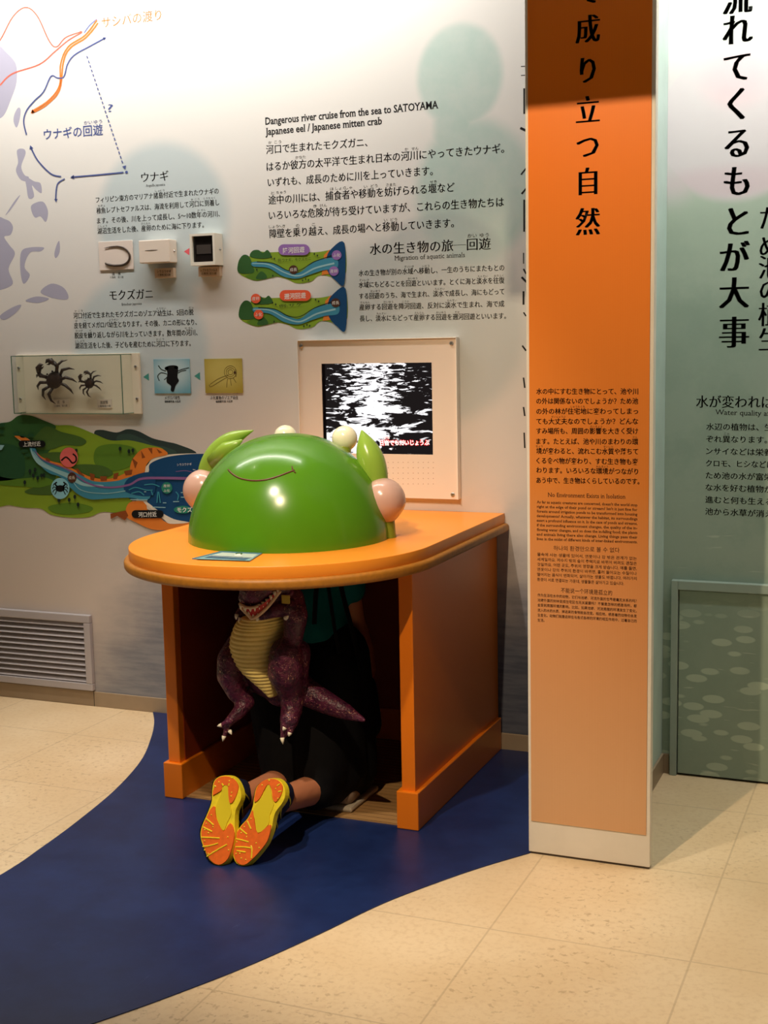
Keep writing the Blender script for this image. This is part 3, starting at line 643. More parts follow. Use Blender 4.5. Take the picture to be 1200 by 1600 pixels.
for i, s_ in enumerate(L1):
    T(s_, (838, 580+ly[i]/6), (997 if i < 9 else 999, 580+ry[i]/6), 10.3, INKB, 1, bold=.008, smear=SMALL, ruby=RB[i])
T('No Environment Exists in Isolation', (856, 776.8), (977.3, 780), 9.4, INKB, 1, bold=.004)
EN = ("As far as aquatic creatures are concerned, doesn't the world stop", "right at the edge of their pond or stream? Isn't it just fine for", 'forests around irrigation ponds to be transformed into housing', 'developments? Actually, whatever the habitat, its surroundings', 'exert a profound influence on it. In the case of ponds and streams,', 'if the surrounding environment changes, the quality of the in-', 'flowing water changes, and so does the in-falling food; the plants', 'and animals living there also change. Living things pass their', 'lives in the midst of different kinds of inter-linked environments.')
for i, s_ in enumerate(EN):
    yb = 780+(40+i*43.2)/6; T(s_, (838.7, yb), (996, yb+5.0), 6.0, INKB, 1, bold=.012)
T('하나의 환경만으로 볼 수 없다', (865, 860), (968, 863.6), 8.6, INKB, 1)
KO = ('물속에 사는 생물에 있어서, 연못이나 강 밖은 관계가 없는', '세계일까요. 저수지 밖의 숲이 주택지로 바뀌어 버려도 괜찮은', '것일까요. 어떤 곳도, 주위의 영향을 크게 받습니다. 예를 들면,', '연못이나 강의 주위의 환경이 바뀌면, 흘러 들어오는 수질이나', '떨어지는 음식이 변화되어, 살아가는 생물도 바뀝니다. 여러가지', '환경이 서로 연결되는 가운데, 생물들은 살아가고 있습니다.')
for i, s_ in enumerate(KO):
    yb = 780+(532+i*47)/6; T(s_, (839.5, yb), (995 if i < 5 else 975, yb+6.8), 6.0, INKB, 1, bold=.006)
T('不能说一个环境是孤立的', (876.5, 926), (956.5, 930.5), 8.6, INKB, 1)
ZH = ('作为生活在水中的动物，它们与池塘、河流外面的世界是毫无关系的吗？', '池塘外面的树林变成住宅区也无关紧要吗？不管是怎样的栖息场所，都', '会受到周围环境的影响。比如，如果池塘、河流周围的环境发生了变化，', '流入的水的水质、掉进来的食物就会改变。相应地，栖息着的动物也会发', '生变化。动物们就是这样在与各式各样的环境的相互作用中，过着自己的', '生活。')
for i, s_ in enumerate(ZH):
    yb = 780+(912+i*47)/6; T(s_, (840, yb), (995 if i < 5 else 851, yb+(9.5 if i < 5 else .6)), 5.4, INKB, 1, bold=.006)
P.build('sign_text', sign)

# ------------------------------------------------------------------ vent
VT = mat('grey_vent_paint', (176, 172, 176), .45, .5); VTD = mat('vent_dark', (60, 46, 44), .8)
vx1, vz1, vz0 = -3.055, .377, .066
vent = empty('ventilation_grille', (-3.5, 0, vz0)); tag(vent, 'grey metal ventilation grille set low in the wall above the skirting', 'vent')
bm = bmesh.new()
for lo, hi in (((-4.2, -.022, vz1-.032), (vx1, -.001, vz1)), ((-4.2, -.022, vz0), (vx1, -.001, vz0+.03)), ((vx1-.03, -.022, vz0+.03), (vx1, -.001, vz1-.032)), ((-4.2, -.022, vz0+.03), (-4.17, -.001, vz1-.032))): add_box(bm, lo, hi, .003)
obj('grille_frame', bm, VT, vent)
bm = bmesh.new(); nz = 11
for i in range(nz):
    zc = vz0+.03+(i+.5)*(vz1-vz0-.062)/nz
    t = bmesh.new(); add_box(t, (-4.17, -.011, -.0016), (vx1-.03, .011, .0016))
    for v_ in t.verts: v_.co = Matrix.Rotation(math.radians(42), 3, 'X') @ v_.co + Vector((0, -.010, zc))
    merge(bm, t)
obj('louvre_blades', bm, VT, vent)
box('grille_backing', (-4.17, -.0025, vz0+.03), (vx1-.03, -.001, vz1-.03), VTD, vent)

# ------------------------------------------------------------------ things mounted on the wall
def screw(parent, x_, y_, z_, r=.006, ax=1):
    bm = bmesh.new(); n = 14
    prof = [(r, 0), (r, .002), (r*.75, .004), (r*.35, .004), (r*.3, .0028)]
    add_lathe(bm, (0, 0, 0), prof, n)
    R = Matrix.Rotation(math.radians(90), 3, 'X') if ax == 1 else Matrix.Rotation(math.radians(90), 3, 'Y')
    for v_ in bm.verts: v_.co = R @ v_.co + Vector((x_, y_, z_))
    return obj('screw', bm, STEEL, parent, smooth=True, angle=40)
# screen panel
ACR = mat('pinkish_white_acrylic', (240, 222, 206), .25, .5)
pa, pb = at(466, 532.4, -.025), at(715, 780.5, -.025)
x0, x1, z1, z0 = pa.x, at(713.5, 600, -.025).x, .5*(pa.z+at(713, 529, -.025).z), pb.z
scr = empty('screen_panel', ((x0+x1)/2, 0, z0)); tag(scr, 'pale square wall panel with a lit video screen of glittering water', 'screen')
da, db = at(502, 568.4, -.025), at(676.5, 710.6, -.025)
bm = bmesh.new()
for lo, hi in (((x0, -.025, da.z), (x1, -.001, z1)), ((x0, -.025, z0), (x1, -.001, db.z)), ((x0, -.025, db.z), (da.x, -.001, da.z)), ((db.x, -.025, db.z), (x1, -.001, da.z))): add_box(bm, lo, hi)
obj('front_plate', bm, ACR, scr)
CLEAR = mat('clear_edge', (246, 240, 230), .15, .5)
bm = bmesh.new()
add_box(bm, (x0-.002, -.032, z1), (x1+.002, -.001, z1+.004), .001); add_box(bm, (x1, -.032, z0), (x1+.003, -.001, z1), .001); add_box(bm, (x0-.003, -.032, z0), (x0, -.001, z1), .001)
obj('clear_cover_edge', bm, CLEAR, scr)
VID = bpy.data.materials.new('video_picture'); VID.use_nodes = True
nb = NB(VID); x, y, z = nb.xyz(nb.tc)
u = nb.math('DIVIDE', nb.math('SUBTRACT', x, da.x), db.x-da.x); v = nb.math('DIVIDE', nb.math('SUBTRACT', z, db.z), da.z-db.z)
vec = nb.comb(nb.math('MULTIPLY', u, 6.5), 0.0, nb.math('MULTIPLY', v, 22.0))
big = nb.comb(nb.math('MULTIPLY', u, 3.2), 3.0, nb.math('MULTIPLY', v, 8.0))
hi_ = nb.noise(vec, 1.6, 4, .6, .6); lo_ = nb.noise(big, 1.4, 4, .6, .6)
nz_ = nb.math('ADD', nb.math('MULTIPLY', hi_, nb.rng(v, .45, .75)), nb.math('MULTIPLY', lo_, nb.rng(v, .75, .45)))
cen = nb.math('ABSOLUTE', nb.math('SUBTRACT', u, nb.math('ADD', .42, nb.math('MULTIPLY', v, .07))))
width = nb.rng(v, 1.0, 0.1, .42, .78, smooth=False)
nz_ = nb.math('ADD', .5, nb.math('MULTIPLY', nb.math('SUBTRACT', nz_, .5), 2.3))
colm = nb.math('SUBTRACT', 1.0, nb.math('DIVIDE', cen, width))
lit = nb.math('ADD', nz_, nb.math('MULTIPLY', nb.math('MAXIMUM', colm, -.15), .44))
lit = nb.math('SUBTRACT', lit, nb.math('MULTIPLY', nb.rng(v, .28, .05), nb.rng(u, .5, .8, 0, .25)))
f_ = nb.rng(lit, .77, .88)
vc = nb.mix(f_, lin((26, 22, 22)), lin((255, 252, 255)))
vc = nb.mix(nb.rng(u, .035, .025), vc, lin((10, 6, 6)))
em = VID.node_tree.nodes.new('ShaderNodeEmission'); nb.L.new(vc, em.inputs[0]); em.inputs[1].default_value = 1.25
nb.L.new(em.outputs[0], VID.node_tree.nodes['Material Output'].inputs[0])
disp = box('display', (da.x, -.021, db.z), (db.x, -.004, da.z), VID, scr)
P = Print(1, -.0212)
WEM = mat('subtitle_white', (255, 255, 255), .5, emit=((255, 250, 250), 1.1)); REM = mat('subtitle_red', (190, 10, 20), .5, emit=((190, 10, 30), .8))
for bd, m_, ly_ in ((.11, REM, 1), (.02, WEM, 2)):
    P.text('日当でもだいじょうぶ', (594, 696), (671.5, 695.5), 9.0, m_, ly_, bold=bd)
    P.text('ぞう', (599, 686), (609, 686), 4.5, m_, ly_, bold=bd)
P.build('subtitle', disp)
for q in ((470.5, 540.5), (705.5, 536.5), (707.5, 773), (473, 775)):
    s_ = at(q[0], q[1], -.025); screw(scr, s_.x, -.025, s_.z, .0075)
bm = bmesh.new()
for i in range(23):
    for j in range(5):
        c = at(677-i*7.85, 722.5+j*8.4, -.0251)
        bmesh.ops.create_circle(bm, cap_ends=True, radius=.0017, segments=8, matrix=Matrix.Translation(c) @ Matrix.Rotation(math.pi/2, 4, 'X'))
obj('speaker_holes', bm, mat('hole', (180, 150, 130), .8), scr)

# crab display case
GLASS = bpy.data.materials.new('case_glass'); GLASS.use_nodes = True
g = GLASS.node_tree; g.nodes.remove(g.nodes['Principled BSDF'])
tr = g.nodes.new('ShaderNodeBsdfTransparent'); tr.inputs[0].default_value = (.975, .99, .98, 1)
gl = g.nodes.new('ShaderNodeBsdfGlossy'); gl.inputs['Roughness'].default_value = .03
mx = g.nodes.new('ShaderNodeMixShader'); mx.inputs[0].default_value = .035; g.links.new(tr.outputs[0], mx.inputs[1]); g.links.new(gl.outputs[0], mx.inputs[2]); g.links.new(mx.outputs[0], g.nodes['Material Output'].inputs[0])
GEDGE = mat('glass_edge', (70, 110, 88), .2, .5)
CREAM = mat('cream_board', (232, 222, 200), .5, .4)
x0, x1 = at(30, 600, 0).x, at(219, 600, -.01).x; z0, z1 = at(190, 646.5, -.01).z, at(190, 552, -.01).z
dep = .085
case = empty('specimen_case', ((x0+x1)/2, 0, z0)); tag(case, 'clear glass box case on the wall holding two dark crabs', 'display case')
box('back_board', (x0, -.014, z0), (x1, -.001, z1), CREAM, case, .001)
gx0, gx1 = x0+.035, x1-.032; gz0, gz1 = z0+.004, z1-.004
t_ = .003; bm = bmesh.new()
for lo, hi in (((gx0, -dep, gz0), (gx1, -dep+t_, gz1)), ((gx0, -dep, gz0), (gx0+t_, -.0145, gz1)), ((gx1-t_, -dep, gz0), (gx1, -.0145, gz1)), ((gx0, -dep, gz1-t_), (gx1, -.0145, gz1)), ((gx0, -dep, gz0), (gx1, -.0145, gz0+t_))): add_box(bm, lo, hi)
obj('glass_box', bm, GLASS, case)
bm = bmesh.new(); e_ = .0013
for xx in (gx0, gx1):
    for zz in (gz0, gz1): add_box(bm, (xx-e_, -dep, zz-e_), (xx+e_, -.0145, zz+e_))
    add_box(bm, (xx-e_, -dep-e_, gz0), (xx+e_, -dep+e_, gz1))
for zz in (gz0, gz1): add_box(bm, (gx0, -dep-e_, zz-e_), (gx1, -dep+e_, zz+e_))
obj('glass_edges', bm, GEDGE, case)
for zz in (.25, .78): screw(case, x1-.014, -.014, z0+(z1-z0)*zz, .006); screw(case, x0+.014, -.014, z0+(z1-z0)*zz, .006)
CRAB = mat('dark_crab_shell', (52, 34, 24), .45, .5, noise_amt=.4, noise_scale=120, bump=.5, bump_scale=200)
def crab(cx, cy, s, rot, label, Y=-.035):
    c = at(cx, cy, Y); k = s/ppm(c)
    o = empty('crab', c); tag(o, label, 'crab', 'crab specimens in the glass case')
    ca, sa = math.cos(rot), math.sin(rot)
    def q(a, b, d=0): return c+Vector(((a*ca-b*sa)*k, d*k, (a*sa+b*ca)*k))
    bm = bmesh.new()
    R = Matrix.Rotation(-rot, 3, 'Y')
    add_ell(bm, c, (1.0*k, .38*k, .85*k), R)
    for sx in (-1, 1): add_ell(bm, q(.35*sx, .82, -.25), .10*k, seg=8, rings=6)
    obj('carapace', bm, CRAB, o, smooth=True)
    for sx in (-1, 1):
        for j, an in enumerate((40, 10, -22, -52)):
            a = math.radians(an); bx, by = .85*math.cos(a), .75*math.sin(a)
            e1 = (bx+.75*math.cos(a+.25), by+.75*math.sin(a+.25)); e2 = (e1[0]+.65*math.cos(a-.35), e1[1]+.65*math.sin(a-.35)); e3 = (e2[0]+.45*math.cos(a-.9), e2[1]+.45*math.sin(a-.9))
            bm = bmesh.new(); add_tube(bm, [q(sx*bx, by), q(sx*e1[0], e1[1], -.25), q(sx*e2[0], e2[1], .0), q(sx*e3[0], e3[1], .35)], [.14*k, .17*k, .12*k, .02*k], 8)
            obj('leg', bm, CRAB, o, smooth=True)
        bm = bmesh.new()
        add_tube(bm, [q(sx*.6, .6), q(sx*1.15, 1.0, -.3), q(sx*1.05, 1.5, -.45)], [.16*k, .2*k, .22*k], 8)
        add_tube(bm, [q(sx*1.05, 1.35, -.45), q(sx*.85, 1.75, -.5), q(sx*.45, 1.95, -.5), q(sx*.15, 1.8, -.5)], [.22*k, .32*k, .2*k, .03*k], 8)
        add_tube(bm, [q(sx*.75, 1.6, -.5), q(sx*.45, 1.55, -.5), q(sx*.18, 1.65, -.5)], [.14*k, .1*k, .02*k], 8)
        obj('claw', bm, CRAB, o, smooth=True)
    return o
crab(85, 594, 15.5, .42, 'larger dark brown crab specimen on the left in the glass case')
crab(140, 599, 9.2, .5, 'smaller dark brown crab specimen beside the larger crab in the glass case')
LBL = mat('label_card', (226, 212, 196), .5, .3)
for (a, b, w_, h_, t1, t2, lb) in ((95.5, 630, 30, 13, '成　体', '三重県　宮川産', 'pale label card beneath the larger crab in the case'), (163, 630.5, 27, 14, '脱皮殻', '三重県宮川産', 'pale label card beneath the smaller crab in the case')):
    c = at(a, b, -.016); k = ppm(c)
    o = empty('label_card', c); tag(o, lb, 'label', 'label cards in the crab case')
    box('card', (c.x-w_/2/k, -.0165, c.z-h_/2/k), (c.x+w_/2/k, -.0142, c.z+h_/2/k), LBL, o)
    P = Print(1, -.0166); P.text(t1, (a-6, b+1), (a+6, b+.5), 5.5, INK); P.text(t2, (a-10, b+6), (a+10, b+5.3), 3.6, INK); P.build('card_text', o)
# eel picture plate
PLATE = mat('pinkish_plate', (236, 222, 212), .3, .5)
a, b = at(153.5, 378, -.005), at(208.5, 420.5, -.005)
o = empty('picture_plate', ((a.x+b.x)/2, 0, b.z)); tag(o, 'pale square wall plate with a curled adult eel', 'plate')
box('plate', (a.x, -.005, b.z), (b.x, -.001, a.z), PLATE, o, .001)
EEL = mat('eel_skin', (66, 52, 44), .4, .5, noise_amt=.3, noise_scale=90)
bm = bmesh.new(); pe = catmull([at(60+p/3.333, 340+q/3.333, -.0075) for p, q in ((345, 160), (375, 152), (420, 150), (455, 165), (475, 195), (470, 225), (445, 245), (405, 250), (372, 247), (348, 238))], 5, False)
nn = len(pe); add_tube(bm, [Vector(p) for p in pe], [(.001+.0034*min(1, i/(nn*.55)))*(1 if i < nn*.93 else .75) for i in range(nn)], 10)
obj('eel', bm, EEL, o, smooth=True)
# small specimen boxes
PB = mat('pinkish_white_box', (240, 226, 212), .35, .5)
WBX = mat('white_box', (238, 232, 218), .4, .5)
def wall_box(x_, y_, X_, Y_, dep, name, lab, m_):
    a, b = at(x_, y_, -dep), at(X_, Y_, -dep)
    o = empty(name, ((a.x+b.x)/2, 0, b.z)); tag(o, lab, 'box', 'small specimen boxes on the wall')
    return o, a, b
o, a, b = wall_box(216, 376, 265.5, 409.5, .055, 'specimen_box', 'small white box with a thin slit in its front, beside the eel plate', PB)
box('body', (a.x, -.055, b.z), (b.x, -.001, a.z), PB, o, .003)
c, d = at(227, 391.5, -.0553), at(246, 390.5, -.0553)
bm = bmesh.new(); add_tube(bm, [c, (c+d)/2, d], [.0006, .0014, .0005], 8); obj('glass_eel', bm, EEL, o)
s_ = at(274.2, 393, -.02); screw(o, b.x, -.022, (a.z+b.z)/2, .005, ax=0)
o, a, b = wall_box(296, 366, 336.5, 413.5, .06, 'specimen_box', 'small cream box with a dark square window, right of the slit box', WBX)
fx, fz = .0065, .0075
c, d = at(299.5, 369.3, -.06), at(333, 408.3, -.06)
bm = bmesh.new()
for lo, hi in (((a.x, -.06, c.z), (b.x, -.001, a.z)), ((a.x, -.06, b.z), (b.x, -.001, d.z)), ((a.x, -.06, d.z), (c.x, -.001, c.z)), ((d.x, -.06, d.z), (b.x, -.001, c.z))): add_box(bm, lo, hi)
obj('body', bm, WBX, o)
box('dark_window', (c.x, -.050, d.z), (d.x, -.045, c.z), mat('dark_window', (26, 20, 18), .25, .5), o)
e1, e2 = at(307, 383, -.051), at(330, 396, -.051); box('specimen_strip', (e1.x, -.052, e2.z), (e2.x, -.050, e1.z), mat('strip', (70, 64, 60), .3), o)
screw(o, b.x, -.022, (a.z+b.z)/2, .005, ax=0)
for (q0, q1, q2, q3, t1, t2, lb) in ((241.3, 419.7, 271.5, 433.5, 'シラスウナギ', '三重県 宮川産', 'beige label block under the white slit box'), (309.5, 417.5, 343.5, 431, 'レプトセファルス', '三重県 宮川産', 'beige label block under the dark window box')):
    a, b = at(q0, q1, -.02), at(q2, q3, -.02)
    o = empty('label_block', ((a.x+b.x)/2, 0, b.z)); tag(o, lb, 'label', 'label blocks under the specimen boxes')
    box('block', (a.x, -.02, b.z), (b.x, -.001, a.z), mat('beige_block', (206, 182, 156), .5), o, .001)
    P = Print(1, -.0201); w_ = q2-q0
    P.text(t1, (q0+4, q1+7), (q2-4, q1+6.5), 5, INKB, bold=.01); P.text(t2, (q0+5, q1+11.5), (q2-5, q1+11.2), 3.6, INKB); P.build('block_text', o)
# microscope photographs
def photo(q, lab, draw, rgb1, rgb2, seed):
    x_, y_, X_, Y_ = q; a, b = at(x_, y_, -.003), at(X_, Y_, -.003)
    o = empty('photo_print', ((a.x+b.x)/2, 0, b.z)); tag(o, lab, 'photograph', 'microscope photographs beside the crab case')
    m_ = mat('photo_ground', rgb1, .4, .4); nb = NB(m_); X, Y, Z = nb.xyz(nb.tc)
    k = nb.ell(X, Z, (a.x+b.x)/2, (a.z+b.z)/2+.015, .08, .06, .6); nb.base(nb.mix(k, lin(rgb2), lin(rgb1)))
    box('photo_sheet', (a.x, -.003, b.z), (b.x, -.0005, a.z), m_, o)
    global P; P = Print(1, -.003); draw(); P.build('pictured_larva', o)
def meg():
    k = C_['black']; f_ = lambda p: [(60+a/3.333, 340+b/3.333) for a, b in p]
    P.poly(f_([(665, 780), (690, 770), (720, 772), (728, 790), (725, 830), (732, 850), (715, 875), (705, 905), (690, 900), (690, 875), (668, 855), (672, 810)]), k, 2)
    for e in ((668, 785), (718, 780)): P.ell(60+e[0]/3.333, 340+e[1]/3.333, 3, 2.6, k, 2)
    for q in ([(665, 800), (640, 790), (625, 770)], [(670, 815), (640, 808), (622, 825), (630, 850)], [(725, 800), (750, 790), (785, 782)], [(728, 810), (745, 800), (770, 795)], [(672, 830), (655, 845)]): P.rib(f_(q), 1.4, C_['pine_dark'], 1)
def zoe():
    m_ = mat('zoea_line', (112, 98, 40), .6); f_ = lambda p: [(60+a/3.333, 340+b/3.333) for a, b in p]
    for r_ in (10, 7, 4): P.rib([(60+1000/3.333+r_*math.cos(t)*.95, 340+805/3.333+r_*math.sin(t)) for t in np.linspace(0, 2*math.pi, 16)], .7, m_, 1)
    for q in ([(985, 830), (950, 850), (900, 880), (890, 870)], [(990, 820), (940, 838), (895, 868)], [(1000, 840), (1005, 875)], [(985, 840), (980, 885)], [(1015, 835), (1030, 860)], [(1025, 790), (1030, 830)]): P.rib(f_(q), .8, m_, 1)
    P.ell(367, 582, 1.8, 2, C_['brown'], 2)
photo((239.5, 561.5, 298, 614.5), 'blue microscope photograph of a black larva, next to the crab case', meg, (190, 216, 222), (110, 170, 190), 1)
photo((319, 560.8, 379.5, 614), 'yellow microscope photograph of a pale larva, right of the blue one', zoe, (204, 190, 104), (172, 152, 60), 2)

# ------------------------------------------------------------------ orange viewing counter
DC = Vector((-1.806, -.696, 0)); ZT = .846
ctr = empty('viewing_counter', (-1.78, -.4, 0)); tag(ctr, 'orange round-fronted counter standing on the blue floor against the wall', 'counter')
TXL, TXR, TYC = -2.27, -1.325, -.74
def outline(d, back):
    cx, rx = (TXL+TXR)/2, (TXR-TXL)/2+d; ry = .487+d
    return [(cx-rx, back)]+[(cx-rx, back+(TYC-back)*i/6) for i in range(1, 6)]+[(cx-rx*math.cos(t), TYC-ry*math.sin(t)) for t in np.linspace(0, math.pi, 49)]+[(cx+rx, TYC+(back-TYC)*i/6) for i in range(1, 6)]+[(cx+rx, back)]
def slab(name, pts, hole, zc, ext, bev, m_, parent, res=2):
    cu = bpy.data.curves.new('c', 'CURVE'); cu.dimensions = '2D'; cu.fill_mode = 'BOTH'; cu.extrude = ext; cu.bevel_depth = bev; cu.bevel_resolution = res
    for ps in ([pts] + ([hole] if hole else [])):
        sp = cu.splines.new('POLY'); sp.points.add(len(ps)-1); sp.use_cyclic_u = True
        for i, p in enumerate(ps): sp.points[i].co = (p[0], p[1], 0, 1)
    o = bpy.data.objects.new('c', cu); COL.objects.link(o); me = evalmesh(o); bpy.data.objects.remove(o)
    me.materials.clear(); me.transform(Matrix.Translation((0, 0, zc)))
    o = link(name, me, m_, parent); return o
hole = [(DC.x+.27*math.cos(t), DC.y+.27*math.sin(t)) for t in np.linspace(0, 2*math.pi, 48, endpoint=False)]
slab('countertop', outline(-.0015, -.003), hole, (.812+ZT)/2, (ZT-.812)/2-.0015, .0015, ORANGE_TOP, ctr, 1)
slab('edge_trim', outline(.004, -.014), hole, .797, .004, .0115, TRIM_WOOD, ctr, 4)
INS = ORANGE
pxl0, pxl1, pxr0, pxr1 = -2.202, -2.160, -1.396, -1.353
box('side_panel', (pxl0, -.82, .002), (pxl1, -.002, .785), ORANGE, ctr, .002)
box('side_panel', (pxr0, -.82, .002), (pxr1, -.002, .785), ORANGE, ctr, .002)
INNER_SHADE = mat('maroon_inner_shade', (156, 60, 22), .6, .3)  # darker than the outer panels, shade inside the counter put into the colour
box('back_panel', (pxl1, -.03, .002), (pxr0, -.002, .785), INNER_SHADE, ctr)
box('inner_shade_sheet', (pxl1, -.79, .12), (pxl1+.003, -.031, .784), INNER_SHADE, ctr)  # thin sheets added to darken the shaded inner faces
box('inner_shade_sheet', (pxr0-.003, -.79, .12), (pxr0, -.031, .784), INNER_SHADE, ctr)
for a, b in ((pxl0, pxl1), (pxr0, pxr1)):
    box('plinth', (a-.013, -.833, .0032), (b+.013, -.0095, .119), ORANGE, ctr, .003)
box('plinth', (pxl1+.013, -.043, .0032), (pxr0-.013, -.03, .119), ORANGE, ctr, .002)
PQ = mat('parquet', (170, 130, 80), .5, .4)
nb = NB(PQ); x, y, z = nb.xyz(nb.tc)
w1 = nb.rng(nb.math('FRACT', nb.math('MULTIPLY', y, 36.0)), .04, .12)
c0 = nb.mix(nb.noise(nb.scalev(nb.tc, (2, 36, 1)), 1.5, 3), lin((140, 102, 60)), lin((196, 156, 102)))
nb.base(nb.mix(w1, lin((80, 56, 34)), c0))
o = box('floor_parquet', (pxl1+.013, -.81, .003), (pxr0-.013, -.044, .006), PQ); tag(o, kind='structure')

# crab-shaped dome
GREEN = mat('glossy_green', (80, 138, 20), .21, .5, coat=.12, noise_amt=.04, noise_scale=8)
LGREEN = mat('glossy_light_green', (146, 182, 66), .24, .5, coat=.15); PINK = mat('glossy_pink', (208, 168, 152), .22, .5, coat=.2); CREAMW = mat('glossy_cream', (244, 238, 206), .2, .5, coat=.3)
OLIVE = mat('glossy_olive', (126, 140, 40), .25, .5)
dome = empty('crab_dome', (DC.x, DC.y, ZT)); tag(dome, 'glossy green crab-shaped viewing dome with a smile on the orange counter', 'sculpture')
R_, H_ = .314, .323
def prof(R, H, n=30): return [(max(R*math.cos(t)**.906, .0005), H*math.sin(t)**1.088 if t > 0 else 0) for t in np.linspace(0, math.pi/2, n)]
po = prof(R_, H_); pi_ = prof(R_-.014, H_-.014)
bm = bmesh.new(); add_lathe(bm, (DC.x, DC.y, ZT), [pi_[0]]+po+pi_[::-1][0:0], 96, cap=False)
add_lathe(bm, (DC.x, DC.y, ZT), pi_, 64, cap=False)
bm.faces.new([v_ for v_ in bm.verts if abs(v_.co.z-po[-1][1]-ZT) < 1e-6 and (v_.co-Vector((DC.x, DC.y, v_.co.z))).length < .01])
obj('shell', bm, GREEN, dome, smooth=True, angle=50)
def dome_hit(px, py):
    d = ray(px, py); d = d/np.linalg.norm(d)
    for t in np.arange(2.8, 4.6, .0015):
        q = CAM+d*t; rr = math.hypot(q[0]-DC.x, q[1]-DC.y)/R_; zz = max(q[2]-ZT, 0)/H_
        if rr**(2/.906)+zz**(2/1.088) < 1: return Vector(q-d*.0012)
    return None
MOUTH = mat('mouth_brown', (96, 50, 30), .4)
bm = bmesh.new()
cz = [(260+a/3, 640+b/3) for a, b in ((290, 282), (310, 302), (340, 320), (380, 330), (420, 333), (470, 328), (520, 314), (560, 299), (600, 284))]
ps = [dome_hit(*q) for q in catmull(cz, 5, False)]; ps = [p for p in ps if p]
add_tube(bm, ps, [.0026]*len(ps), 8)
ps = [dome_hit(260+a/3, 640+b/3) for a, b in ((589, 266), (591, 278), (598, 290), (606, 298))]; add_tube(bm, [p for p in ps if p], .0022, 8)
obj('mouth', bm, MOUTH, dome, smooth=True)
def pearl(name, c, r, m_, stretch=(1, 1, 1), rot=None):
    bm = bmesh.new(); add_ell(bm, c, tuple(r*s for s in stretch), rot, 36, 24); return obj(name, bm, m_, dome, smooth=True)
pearl('eye', at(538.5, 685, -.52), 20/ppm(at(538.5, 685, -.52)), CREAMW); pearl('eye', at(446, 682, -.52), 18/ppm(at(446, 682, -.52)), CREAMW)
er = at(538.5, 685, -.52)
for q in ((538.5, 690), (446, 690)):
    p = at(q[0], q[1], -.52); bm = bmesh.new(); add_tube(bm, [p, p+Vector((-.0*1, -.03, -.06))], [.022, .03], 16); obj('eye_stalk', bm, OLIVE, dome, smooth=True)
br = at(599, 782, -.62); bl = at(319, 766, -.62)
def eggball(c, sgn):
    bm = bmesh.new(); t = bmesh.new(); bmesh.ops.create_uvsphere(t, u_segments=40, v_segments=28, radius=.069)
    for v_ in t.verts:
        k = -v_.co.z/.069
        if k > 0: v_.co.x *= 1-.34*k*k; v_.co.y *= 1-.3*k*k; v_.co.z *= 1.15
        v_.co += c
    merge(bm, t); obj('arm_ball', bm, PINK, dome, smooth=True)
    bm = bmesh.new(); add_tube(bm, [c+Vector((.002*sgn, 0, -.06)), Vector((c.x+.006*sgn, c.y, ZT+.012)), Vector((c.x+.006*sgn, c.y, ZT+.0005))], [.032, .031, .033], 24); obj('arm_post', bm, OLIVE, dome, smooth=True, angle=50)
eggball(br, 1); eggball(bl, -1)
def pincer(pts, radii, notch=None):
    bm = bmesh.new(); P_ = catmull([Vector(p) for p in pts], 8, False); R2 = catmull([(r,) if not hasattr(r, '__len__') else r for r in radii], 8, False)
    add_tube(bm, [Vector(p) for p in P_], [tuple(max(a, .001) for a in (r if len(r) > 1 else (r[0], r[0]))) for r in R2], 24)
    if notch: add_tube(bm, [Vector(p) for p in notch[0]], notch[1], 14)
    return obj('pincer', bm, LGREEN, dome, smooth=True)
k = ppm(br)
pincer([at(589, 762, -.60), at(585, 742, -.60), at(579, 718, -.60), at(572, 695, -.60), at(565, 672, -.60)], [(.032, .034), (.044, .042), (.046, .042), (.033, .030), (.002, .002)])
pincer([at(322, 752, -.60), at(328, 730, -.60), at(342, 706, -.60), at(364, 686, -.60), at(396, 672.5, -.60)], [(.024, .03), (.033, .036), (.036, .036), (.026, .026), (.0015, .0015)],
       ([at(335, 720, -.61), at(355, 702, -.63), at(378, 688, -.64)], [.03, .026, .004]))

# instruction card lying on the counter
q = [on(*p, 2, ZT) for p in ((300, 874), (345, 862.5), (410, 865.5), (391, 877.5))]
card = empty('instruction_card', (sum(p.x for p in q)/4, sum(p.y for p in q)/4, ZT)); tag(card, 'pale blue laminated instruction card lying before the green dome', 'card')
CARD = mat('card_blue', (150, 190, 206), .2, .5); CARDW = mat('card_white', (214, 226, 222), .2, .5); CARDE = mat('card_edge', (90, 130, 160), .25, .5)
bm = bmesh.new(); top = [bm.verts.new(p+Vector((0, 0, .003))) for p in q]; bot = [bm.verts.new(p+Vector((0, 0, .0006))) for p in q]
bm.faces.new(top); bm.faces.new(bot[::-1])
for i in range(4): bm.faces.new((bot[i], bot[(i+1) % 4], top[(i+1) % 4], top[i]))
obj('card_sheet', bm, CARDE, card)
P = Print(2, ZT+.0031, 1, .0003)
P.poly([(305, 873.4), (346.5, 863.3), (406, 866), (389.5, 876.3)], CARD, 1, False)
P.poly([(325, 869), (348, 863.5), (403, 866.2), (392, 873)], CARDW, 2, False)
for i in range(4):
    P.rib([(318+i*3+2, 871.6-i*1.0), (384+i*3, 875-i*1.05)], .55, C_['sea'], 3, False)
P.rib([(368, 866), (372, 864.5), (378, 865), (376, 867)], 1.4, C_['dark_green'], 3); P.ell(372, 867.6, 6, 1.2, C_['white'], 3)
P.build('card_print', card)

